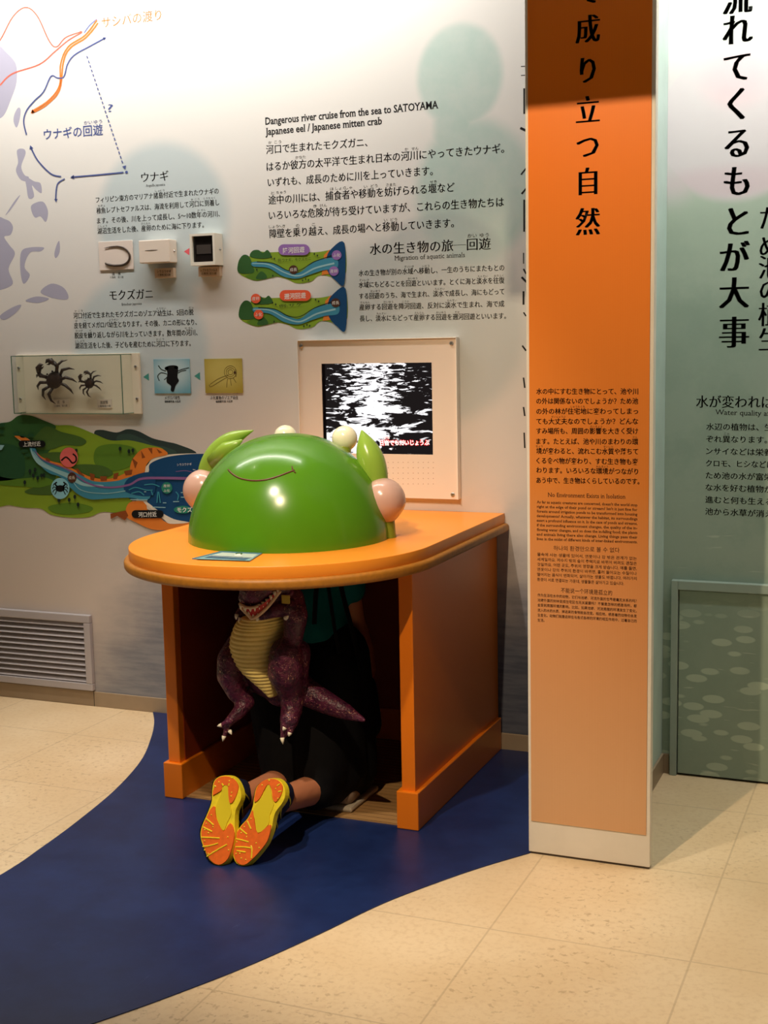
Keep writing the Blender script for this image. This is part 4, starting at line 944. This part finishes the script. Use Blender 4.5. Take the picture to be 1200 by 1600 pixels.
# ------------------------------------------------------------------ person kneeling with the head inside the dome
SKIN = mat('skin', (196, 128, 92), .5, .4, sss=.1); SHIRT = mat('teal_cloth', (10, 110, 118), .8, .2, bump=.3, bump_scale=40); BLACKC = mat('black_cloth', (14, 14, 16), .85, .15, bump=.3, bump_scale=35); HAIR = mat('black_hair', (20, 16, 14), .45)
person = empty('person', (-1.72, -.8, 0)); tag(person, 'person in teal shirt and black shorts kneeling under the counter, head in dome', 'person')
hipc = Vector((-1.765, -.64, .46)); chest = Vector((-1.785, -.60, .70)); neck = Vector((-1.80, -.64, .90)); head = Vector((-1.805, -.67, 1.00))
hipR, hipL = hipc+Vector((.075, 0, 0)), hipc+Vector((-.075, 0, 0))
kneeR, kneeL = Vector((-1.655, -.62, .065)), Vector((-1.80, -.58, .065))
ankR, ankL = Vector((-1.685, -1.075, .135)), Vector((-1.79, -1.08, .135))
bm = bmesh.new()
limb(bm, [hipc, (hipc+chest)/2, chest, chest+Vector((-.02, -.01, .10))], [.12, .10, .12, .09])
shR, shL = chest+Vector((.115, -.01, .10)), chest+Vector((-.145, -.01, .10))
limb(bm, [shL, chest+Vector((-.02, 0, .11)), shR], [.05, .075, .05])
limb(bm, [chest+Vector((-.02, 0, .1)), neck], [.06, .042])
add_ell(bm, head, (.068, .085, .098)); add_ell(bm, head+Vector((0, .075, -.04)), (.04, .04, .05))
add_ell(bm, head+Vector((0, .09, -.005)), .014, seg=10, rings=8)
for sx in (-1, 1): add_ell(bm, head+Vector((.07*sx, 0, -.01)), (.01, .018, .03), seg=10, rings=8)
limb(bm, [hipR, kneeR], [.085, .06]); limb(bm, [hipL, kneeL], [.085, .06])
for kn, an in ((kneeR, ankR), (kneeL, ankL)):
    limb(bm, [kn, kn.lerp(an, .3), kn.lerp(an, .65), an], [.058, .056, .044, .036]); limb(bm, [an, an+Vector((0, -.05, -.02))], [.036, .034])
for sh, sx in ((shR, 1), (shL, -1)):
    el = sh+Vector((.01*sx, .06, -.23)); wr = hipc+Vector((.10*sx, .20, -.02)); 
    limb(bm, [sh, el, wr], [.042, .034, .024])
    hd = Vector((-.25*sx, .5, -.8)).normalized(); side = Vector((1*sx, .3, 0)).normalized()
    limb(bm, [wr, wr+hd*.075], [.024, .03])
    for j in range(4):
        b0 = wr+hd*.08+side*(.026-.018*j); l_ = (.06, .07, .065, .05)[j]
        limb(bm, [b0, b0+hd*l_*.55, b0+hd*l_*.9+Vector((0, -.02, 0))], [.0095, .0085, .0075])
    limb(bm, [wr+hd*.03-side*.02, wr+hd*.06-side*.05, wr+hd*.085-side*.055], [.012, .010, .0085])
organic('body', bm, SKIN, person, .007, 4)
bm = bmesh.new()
limb(bm, [hipc+Vector((0, 0, .06)), (hipc+chest)/2, chest, chest+Vector((-.02, -.01, .105))], [.128, .12, .125, .10])
limb(bm, [shL, chest+Vector((-.02, 0, .11)), shR], [.062, .09, .062])
for sh, sx in ((shR, 1), (shL, -1)): limb(bm, [sh, sh+Vector((.01*sx, .035, -.13))], [.056, .052])
organic('shirt', bm, SHIRT, person, .009, 5)
bm = bmesh.new()
limb(bm, [hipc+Vector((0, 0, .05)), hipc, hipc+Vector((0, -.05, -.05))], [.125, .14, .135])
for h_, kn, an, e in ((hipR, kneeR, ankR, .42), (hipL, kneeL, ankL, .36)):
    limb(bm, [h_, h_.lerp(kn, .5), kn+Vector((0, 0, .03)), kn+Vector((0, -.02, .025))], [.115, .11, .09, .085])
    limb(bm, [h_+Vector((0, -.08, -.05)), kn.lerp(an, .2)+Vector((0, 0, .05))], [.115, .10])
    limb(bm, [kn+Vector((0, -.02, .02)), kn.lerp(an, .5)], [.085, .066]); limb(bm, [h_+Vector((0, -.10, -.10)), kn.lerp(an, .42)+Vector((0, 0, .06))], [.10, .085])
organic('shorts', bm, BLACKC, person, .010, 6)
bm = bmesh.new(); add_ell(bm, head+Vector((0, -.012, .015)), (.078, .088, .098)); 
organic('hair', bm, HAIR, person, .008, 3)

# shoes: sole turned to the camera, toes on the floor
YEL = mat('yellow_rubber', (240, 220, 44), .45, .4, noise_amt=.1, noise_scale=60); OR_ = mat('orange_rubber', (240, 112, 34), .5, .4, noise_amt=.08, noise_scale=80)
NAVY = mat('navy_mesh', (24, 30, 62), .7, .3, noise_amt=.3, noise_scale=90); GOLD = mat('olive_yellow_rubber', (226, 206, 40), .45, .4)
TIL = math.radians(24)
def shoe(outl, fore, heel, shank, mid, grooves, lugs, label, foot):
    cv = lambda pts: [(300+a/4.286, 1180+b/4.286) for a, b in pts]
    o3 = cv(outl)
    base = on(*max(o3, key=lambda p: p[1]), 2, .006)
    nrm = Vector((0, -math.cos(TIL), math.sin(TIL)))          # towards the viewer
    def pl(p, off=0):
        d = Vector(ray(*p)); c0 = Vector(CAM); t = (base+nrm*off-c0).dot(nrm)/d.dot(nrm); return c0+d*t
    o = empty('shoe', base); o.parent = person; o.location = base-person.location
    oo = catmull(o3, 3)
    def prism(bm, pts, a, b, grow=1.0):
        A = [bm.verts.new(pl(p, a)) for p in pts]; cen = sum((v_.co for v_ in A), Vector())/len(A)
        B = [bm.verts.new(cen-nrm*(a-b)+(v_.co-cen)*grow) for v_ in A]
        n = len(A)
        f1 = bm.faces.new(A); f2 = bm.faces.new(B[::-1])
        for i in range(n): bm.faces.new((A[i], B[i], B[(i+1) % n], A[(i+1) % n]))
        bmesh.ops.triangulate(bm, faces=[f1, f2])
    bm = bmesh.new(); prism(bm, oo, 0, -.022, 1.03); obj('sole', bm, YEL, o)
    bm = bmesh.new(); prism(bm, catmull(cv(fore), 3), .0045, -.001); obj('forefoot_tread', bm, OR_, o)
    bm = bmesh.new(); prism(bm, catmull(cv(heel), 3), .0045, -.001); obj('heel_tread', bm, OR_, o)
    bm = bmesh.new(); prism(bm, catmull(cv(shank), 3), .003, -.001, 1.0); obj('arch_plate', bm, GOLD, o)
    bm = bmesh.new()
    for g in grooves:
        g = catmull(cv(g), 4, False); add_tube(bm, [pl(p, .0046) for p in g], [.0022]*len(g), 6)
    for l_ in lugs: add_ell(bm, pl(cv([l_])[0], .0046), .0022, seg=8, rings=6)
    obj('tread_pattern', bm, YEL, o)
    # upper: layers of the outline drawn in behind the sole, tall at the heel
    bm = bmesh.new(); A = [pl(p, -.022) for p in oo]; cen = sum(A, Vector())/len(A); up = Vector((0, math.sin(TIL), math.cos(TIL)))
    L = [(a-cen).dot(up) for a in A]; mn, mxl = min(L), max(L); rings = []
    for s_ in np.linspace(0, 1, 8):
        ring = []
        for a, l_ in zip(A, L):
            t = (l_-mn)/(mxl-mn); hgt = .045+.055*max(0, min(1, (t-.25)/.5))
            sh = (1-.6*s_**3.5) if t < .55 else (1-.35*s_**3)
            lat = (a-cen)-up*l_
            ring.append(bm.verts.new(cen+lat*sh*1.06+up*(l_ if t > .6 else l_+s_*(.6-t)*.05)-nrm*(hgt*s_)))
        rings.append(ring)
    n = len(A)
    for i in range(7):
        for k_ in range(n): bm.faces.new((rings[i][k_], rings[i+1][k_], rings[i+1][(k_+1) % n], rings[i][(k_+1) % n]))
    f_ = bm.faces.new(rings[-1]); bmesh.ops.triangulate(bm, faces=[f_])
    bs = bmesh.new(); side = [i for i in range(n) if (A[i]-cen).x > .012 and -.07 < L[i] < .09][::4]
    for i in side[:7]: add_tube(bs, [rings[q_][(i+q_) % n].co.copy()+Vector((.0012, 0, 0)) for q_ in range(0, 5)], [.0022, .002, .0018, .0014, .0008], 6)
    obj('upper', bm, NAVY, o, smooth=True)
    if len(bs.verts): obj('side_stripes', bs, YEL, o, smooth=True)
    return o
OL = [(135, 240), (150, 170), (200, 138), (265, 145), (305, 185), (328, 250), (325, 300), (292, 370), (286, 450), (288, 530), (270, 620), (245, 690), (200, 735), (150, 730), (110, 690), (75, 610), (57, 540), (65, 480), (95, 410), (120, 350), (133, 300)]
shoe(OL, [(152, 345), (160, 420), (207, 512), (255, 455), (282, 520), (268, 610), (240, 690), (195, 730), (150, 725), (112, 685), (80, 610), (62, 540), (70, 480), (98, 415), (125, 360)],
     [(138, 262), (152, 174), (200, 143), (262, 148), (300, 185), (308, 225), (280, 300), (252, 320), (243, 260), (238, 205), (205, 205), (195, 235), (150, 262)],
     [(205, 210), (240, 200), (245, 270), (255, 330), (262, 390), (235, 450), (207, 505), (165, 410), (160, 340), (195, 260)], None,
     [[(95, 425), (145, 468)], [(75, 482), (135, 512)], [(62, 550), (120, 552), (185, 556)], [(72, 612), (120, 606), (175, 590)], [(100, 678), (180, 628), (235, 598)], [(140, 235), (150, 205), (160, 212)], [(262, 146), (272, 155)], [(210, 205), (200, 190)], [(245, 205), (250, 188)]],
     [(130, 400), (95, 458), (85, 500), (110, 520), (140, 480), (85, 575), (85, 635), (110, 660), (240, 548), (140, 650), (165, 640), (180, 180), (250, 172), (265, 250), (262, 275), (245, 635)], '', None)
OR2 = [(275, 600), (290, 530), (330, 470), (375, 420), (405, 350), (415, 290), (430, 220), (460, 185), (510, 158), (570, 160), (610, 195), (625, 250), (610, 310), (560, 380), (542, 440), (532, 495), (500, 580), (450, 650), (400, 705), (350, 740), (300, 725), (275, 670)]
shoe(OR2, [(405, 368), (415, 430), (440, 525), (512, 470), (528, 482), (505, 570), (455, 640), (400, 698), (350, 734), (305, 720), (280, 670), (280, 605), (294, 535), (330, 475), (378, 422)],
     [(418, 312), (422, 262), (440, 205), (490, 165), (555, 160), (595, 190), (605, 225), (592, 270), (560, 312), (540, 290), (535, 240), (520, 200), (500, 202), (480, 235), (450, 290)],
     [(502, 205), (522, 205), (538, 300), (548, 330), (520, 400), (510, 465), (440, 520), (420, 430), (410, 360), (470, 280)], None,
     [[(370, 440), (395, 495)], [(320, 490), (368, 530)], [(295, 560), (340, 570), (380, 582)], [(292, 615), (345, 615), (395, 622)], [(398, 690), (402, 630), (395, 605)], [(300, 640), (360, 650)], [(515, 160), (518, 172)], [(570, 205), (590, 192)], [(578, 245), (600, 240)]],
     [(395, 425), (350, 480), (330, 520), (300, 580), (365, 545), (430, 588), (320, 658), (295, 660), (360, 700), (330, 690), (470, 200), (560, 225), (575, 290), (450, 620)], '', None)

# pale sneaker standing further back under the counter
sn = empty('sneaker', at(537, 1248, -.42)); tag(sn, 'pale sneaker in the dark at the back under the counter', 'shoe')
base = on(553, 1246, 2, .007); sn.location = base
bm = bmesh.new(); limb(bm, [base+Vector((-.03, .06, .03)), base+Vector((0, -.02, .035)), base+Vector((.01, -.09, .045))], [.03, .036, .036])
organic('upper', bm, mat('pale_canvas', (150, 130, 110), .7), sn, .006, 4)
bm = bmesh.new(); add_box(bm, (base.x-.045, base.y-.13, .0062), (base.x+.05, base.y+.09, .024), .008); obj('sole', bm, mat('pale_sole', (190, 180, 160), .6), sn)

# black shoulder bag
bag = empty('shoulder_bag', (-1.52, -.5, .2)); tag(bag, 'black shoulder bag hanging by its strap at the right hip of the kneeling person', 'bag')
bm = bmesh.new(); limb(bm, [at(548, 1065, -.60), at(556, 1100, -.60), at(556, 1135, -.60)], [.05, .068, .06]); limb(bm, [at(565, 1075, -.57), at(568, 1130, -.57)], [.05, .06])
organic('pouch', bm, BLACKC, bag, .008, 5)
bm = bmesh.new(); st = catmull([at(526, 880, -.74), at(536, 930, -.755), at(549, 980, -.75), at(560, 1030, -.70), at(565, 1062, -.63)], 5, False); add_tube(bm, [Vector(p) for p in st], [(.017, .003)]*len(st), 10); obj('strap', bm, BLACKC, bag)
bm = bmesh.new(); st = catmull([at(508, 880, -.77), at(518, 950, -.775), at(528, 1010, -.75), at(545, 1062, -.66)], 5, False); add_tube(bm, [Vector(p) for p in st], [(.011, .003)]*len(st), 10); obj('strap', bm, BLACKC, bag)
c = at(553, 1051, -.69); bm = bmesh.new(); add_box(bm, tuple(c-Vector((.011, .004, .012))), tuple(c+Vector((.011, .004, .012))), .002); obj('buckle', bm, STEEL, bag)

# ------------------------------------------------------------------ purple dinosaur plush on the person's back
PUR = mat('purple_crinkled_plush', (110, 34, 78), .42, .5)
nb = NB(PUR)
c0 = nb.mix(nb.rng(nb.noise(nb.tc, 38, 5, .7, 1.2), .35, .65), lin((48, 13, 38)), lin((98, 32, 64)))
fk = nb.rng(nb.noise(nb.tc, 95, 3, .6, 2.0), .60, .68); fk2 = nb.noise(nb.tc, 14, 2)
c0 = nb.mix(nb.math('MULTIPLY', fk, nb.rng(fk2, .4, .6)), c0, lin((214, 160, 130)))
nb.base(c0)
n2 = nb.N.new('ShaderNodeTexNoise'); n2.inputs['Scale'].default_value = 60; n2.inputs['Distortion'].default_value = 1.5; nb.L.new(nb.tc, n2.inputs['Vector'])
bp = nb.N.new('ShaderNodeBump'); bp.inputs['Strength'].default_value = .8; bp.inputs['Distance'].default_value = .006; nb.L.new(n2.outputs['Fac'], bp.inputs['Height']); nb.L.new(bp.outputs[0], nb.N['Principled BSDF'].inputs['Normal'])
BEL = mat('yellow_ribbed_plush', (250, 226, 140), .75, .3, noise_amt=.06, noise_scale=40); MRED = mat('red_mouth', (190, 24, 22), .5); TOO = mat('ivory', (240, 232, 206), .4, .5)
dino = empty('dinosaur_backpack', at(420, 1000, -.9)); tag(dino, 'purple dinosaur plush backpack with ribbed yellow belly on the kneeling person', 'backpack')
def q_(px, py, Y): return at(px, py, Y)
def rr(*px): return [p/525 for p in px]
bm = bmesh.new()
limb(bm, [q_(432, 935, -.90), q_(420, 975, -.90), q_(415, 1010, -.905), q_(425, 1050, -.89), q_(440, 1075, -.87)], rr(28, 44, 50, 42, 30))
limb(bm, [q_(440, 905, -.93), q_(420, 905, -.99), q_(396, 922, -1.04), q_(382, 934, -1.055)], rr(30, 32, 22, 10))
limb(bm, [q_(445, 918, -.99), q_(430, 928, -1.0), q_(402, 957, -1.035), q_(394, 962, -1.04)], rr(13, 10, 6, 4))
limb(bm, [q_(455, 935, -.95), q_(462, 962, -.97), q_(458, 998, -.97)], rr(20, 19, 15))
limb(bm, [q_(450, 950, -.99), q_(430, 955, -1.02), q_(408, 964, -1.035)], rr(13, 10, 6))
limb(bm, [q_(400, 935, -.95), q_(385, 950, -.99), q_(372, 963, -1.01)], rr(14, 11, 7))
limb(bm, [q_(446, 1022, -.985), q_(446, 1050, -.985), q_(452, 1078, -.96)], rr(25, 28, 20)); limb(bm, [q_(464, 1020, -.93), q_(462, 1055, -.93)], rr(22, 20))
limb(bm, [q_(455, 1085, -.95), q_(456, 1108, -.96), q_(452, 1125, -.99), q_(448, 1140, -1.0)], rr(19, 17, 15, 10))
limb(bm, [q_(445, 1132, -1.0), q_(441, 1155, -1.01)], rr(7, 4)); limb(bm, [q_(455, 1135, -1.0), q_(453, 1147, -1.01)], rr(7, 4))
limb(bm, [q_(372, 1005, -.93), q_(360, 1030, -.965), q_(358, 1055, -.965), q_(370, 1082, -.95)], rr(18, 21, 20, 16))
limb(bm, [q_(372, 1085, -.95), q_(384, 1096, -.94), q_(374, 1112, -.97), q_(358, 1128, -.995)], rr(14, 15, 11, 8)); limb(bm, [q_(360, 1126, -1.0), q_(344, 1134, -1.01)], rr(6, 3.5)); limb(bm, [q_(358, 1128, -.99), q_(350, 1152, -1.0)], rr(6, 4))
limb(bm, [q_(452, 1066, -.88), q_(480, 1082, -.89), q_(510, 1098, -.90), q_(540, 1112, -.905), q_(568, 1125, -.905)], rr(30, 22, 18, 13, 4))
organic('body', bm, PUR, dino, .0055, 4)
# belly: stacked ribs
lv = [(955, 420, 30, 52), (965, 416, 38, 52), (975, 412, 41, 50), (990, 408, 43, 48), (1005, 405, 43, 44), (1020, 404, 40, 38), (1035, 408, 37, 35), (1048, 413, 32, 30), (1060, 419, 24, 24), (1072, 425, 15, 18), (1085, 430, 6, 10)]
bm = bmesh.new(); rings = []; NR = 130
for i in range(NR):
    t = i/(NR-1)*(len(lv)-1); j = min(int(t), len(lv)-2); f_ = t-j; f_ = f_
    py, cx, hw, dp = [lv[j][k_]+(lv[j+1][k_]-lv[j][k_])*f_ for k_ in range(4)]
    m_ = 1+.055*abs(math.sin(math.pi*i/6.2))-.03
    c = q_(cx, py, -.93); ring = []
    for k_ in range(40):
        a = 2*math.pi*k_/40; ring.append(bm.verts.new(c+Vector((math.cos(a)*hw/525*m_, math.sin(a)*(dp+10)/525*m_*1.0, 0))))
    rings.append(ring)
for i in range(NR-1):
    for k_ in range(40): bm.faces.new((rings[i][k_], rings[i][(k_+1) % 40], rings[i+1][(k_+1) % 40], rings[i+1][k_]))
bm.faces.new(rings[0]); bm.faces.new(rings[-1][::-1])
obj('belly', bm, BEL, dino, smooth=True)
# mouth
bm = bmesh.new()
up_, lo2 = catmull([(374, 944, -1.066), (385, 950, -1.068), (400, 949, -1.06), (418, 938, -1.045), (438, 916, -1.02)], 5, False), catmull([(376, 948, -1.062), (388, 960, -1.062), (396, 965, -1.058), (416, 950, -1.042), (438, 922, -1.02)], 5, False)
A = [bm.verts.new(q_(*p)) for p in up_]; B = [bm.verts.new(q_(*p)) for p in lo2]
C2 = [bm.verts.new(q_(p[0], (p[1]+r_[1])/2, p[2]+.03)) for p, r_ in zip(up_, lo2)]
for i in range(len(A)-1): bm.faces.new((A[i], A[i+1], C2[i+1], C2[i])); bm.faces.new((C2[i], C2[i+1], B[i+1], B[i])); bm.faces.new((A[i], B[i], B[i+1], A[i+1]))
obj('mouth', bm, MRED, dino)
bm = bmesh.new(); add_tube(bm, [q_(p[0], p[1]+1, p[2]-.002) for p in lo2], [.005]*len(lo2), 8); add_tube(bm, [q_(p[0], p[1]-1, p[2]-.002) for p in up_[:12]], [.0045]*12, 8); obj('jaw_edging', bm, mat('cream_edging', (232, 200, 160), .6), dino, smooth=True)
def cone(name, a, b, r, m_):
    bm = bmesh.new(); add_tube(bm, [a, a.lerp(b, .5), b], [r, r*.7, r*.08], 8); obj(name, bm, m_, dino, smooth=True)
for i, (a, b) in enumerate(((376, 946), (383, 949.5), (391, 950), (398, 949), (405, 946), (411, 942.5), (417, 938), (423, 932), (429, 926), (434, 920))):
    Y = -1.068+.045*max(0, (a-385)/50); cone('tooth', q_(a, b-2, Y), q_(a+.5, b+6.5, Y-.004), .0062, TOO)
for i, (a, b) in enumerate(((389, 962), (396, 965), (403, 962), (410, 956), (417, 949), (424, 941))):
    Y = -1.062+.045*max(0, (a-390)/50); cone('tooth', q_(a, b, Y), q_(a-1, b-7, Y-.003), .005, TOO)
for a, b, Y in (((370, 960), (369, 968), -1.02), ((376, 965), (373, 974), -1.02), ((403, 961), (398, 960), -1.045), ((402, 966), (402, 971), -1.045), ((446, 966), (451, 962), -1.02),
               ((346, 1133), (339, 1135), -1.012), ((350, 1150), (348, 1159), -1.004), ((359, 1142), (362, 1148), -.995), ((441, 1153), (442, 1163), -1.014), ((453, 1145), (451, 1151), -1.016), ((445, 1137), (442, 1142), -1.02)):
    cone('claw', q_(*a, Y), q_(*b, Y-.006), .007, TOO)
bm = bmesh.new(); add_box(bm, tuple(q_(440, 943, -1.015)), tuple(q_(453, 930, -1.01)), .001); obj('tag', bm, mat('yellow_tag', (200, 180, 70), .6), dino)
for xx in (-.07, .08):
    bm = bmesh.new(); c = Vector((-1.76+xx, -.80, .60)); st = catmull([c+Vector((0, .0, .0)), c+Vector((0, .02, .1)), c+Vector((0, .07, .2)), c+Vector((0, .13, .235))], 5, False); add_tube(bm, [Vector(p) for p in st], [(.016, .003)]*len(st), 10); obj('strap', bm, BLACKC, dino)

for n_, l_ in (('printed_river_landscape', 'printed green river landscape with hills, banks and blue sea'), ('printed_migration_map', 'printed lilac map with blue and orange migration routes'), ('printed_downstream_picture', 'small printed river picture with a lilac badge'), ('printed_upstream_picture', 'small printed river picture with an orange red badge')):
    bpy.data.objects[n_]['label'] = l_
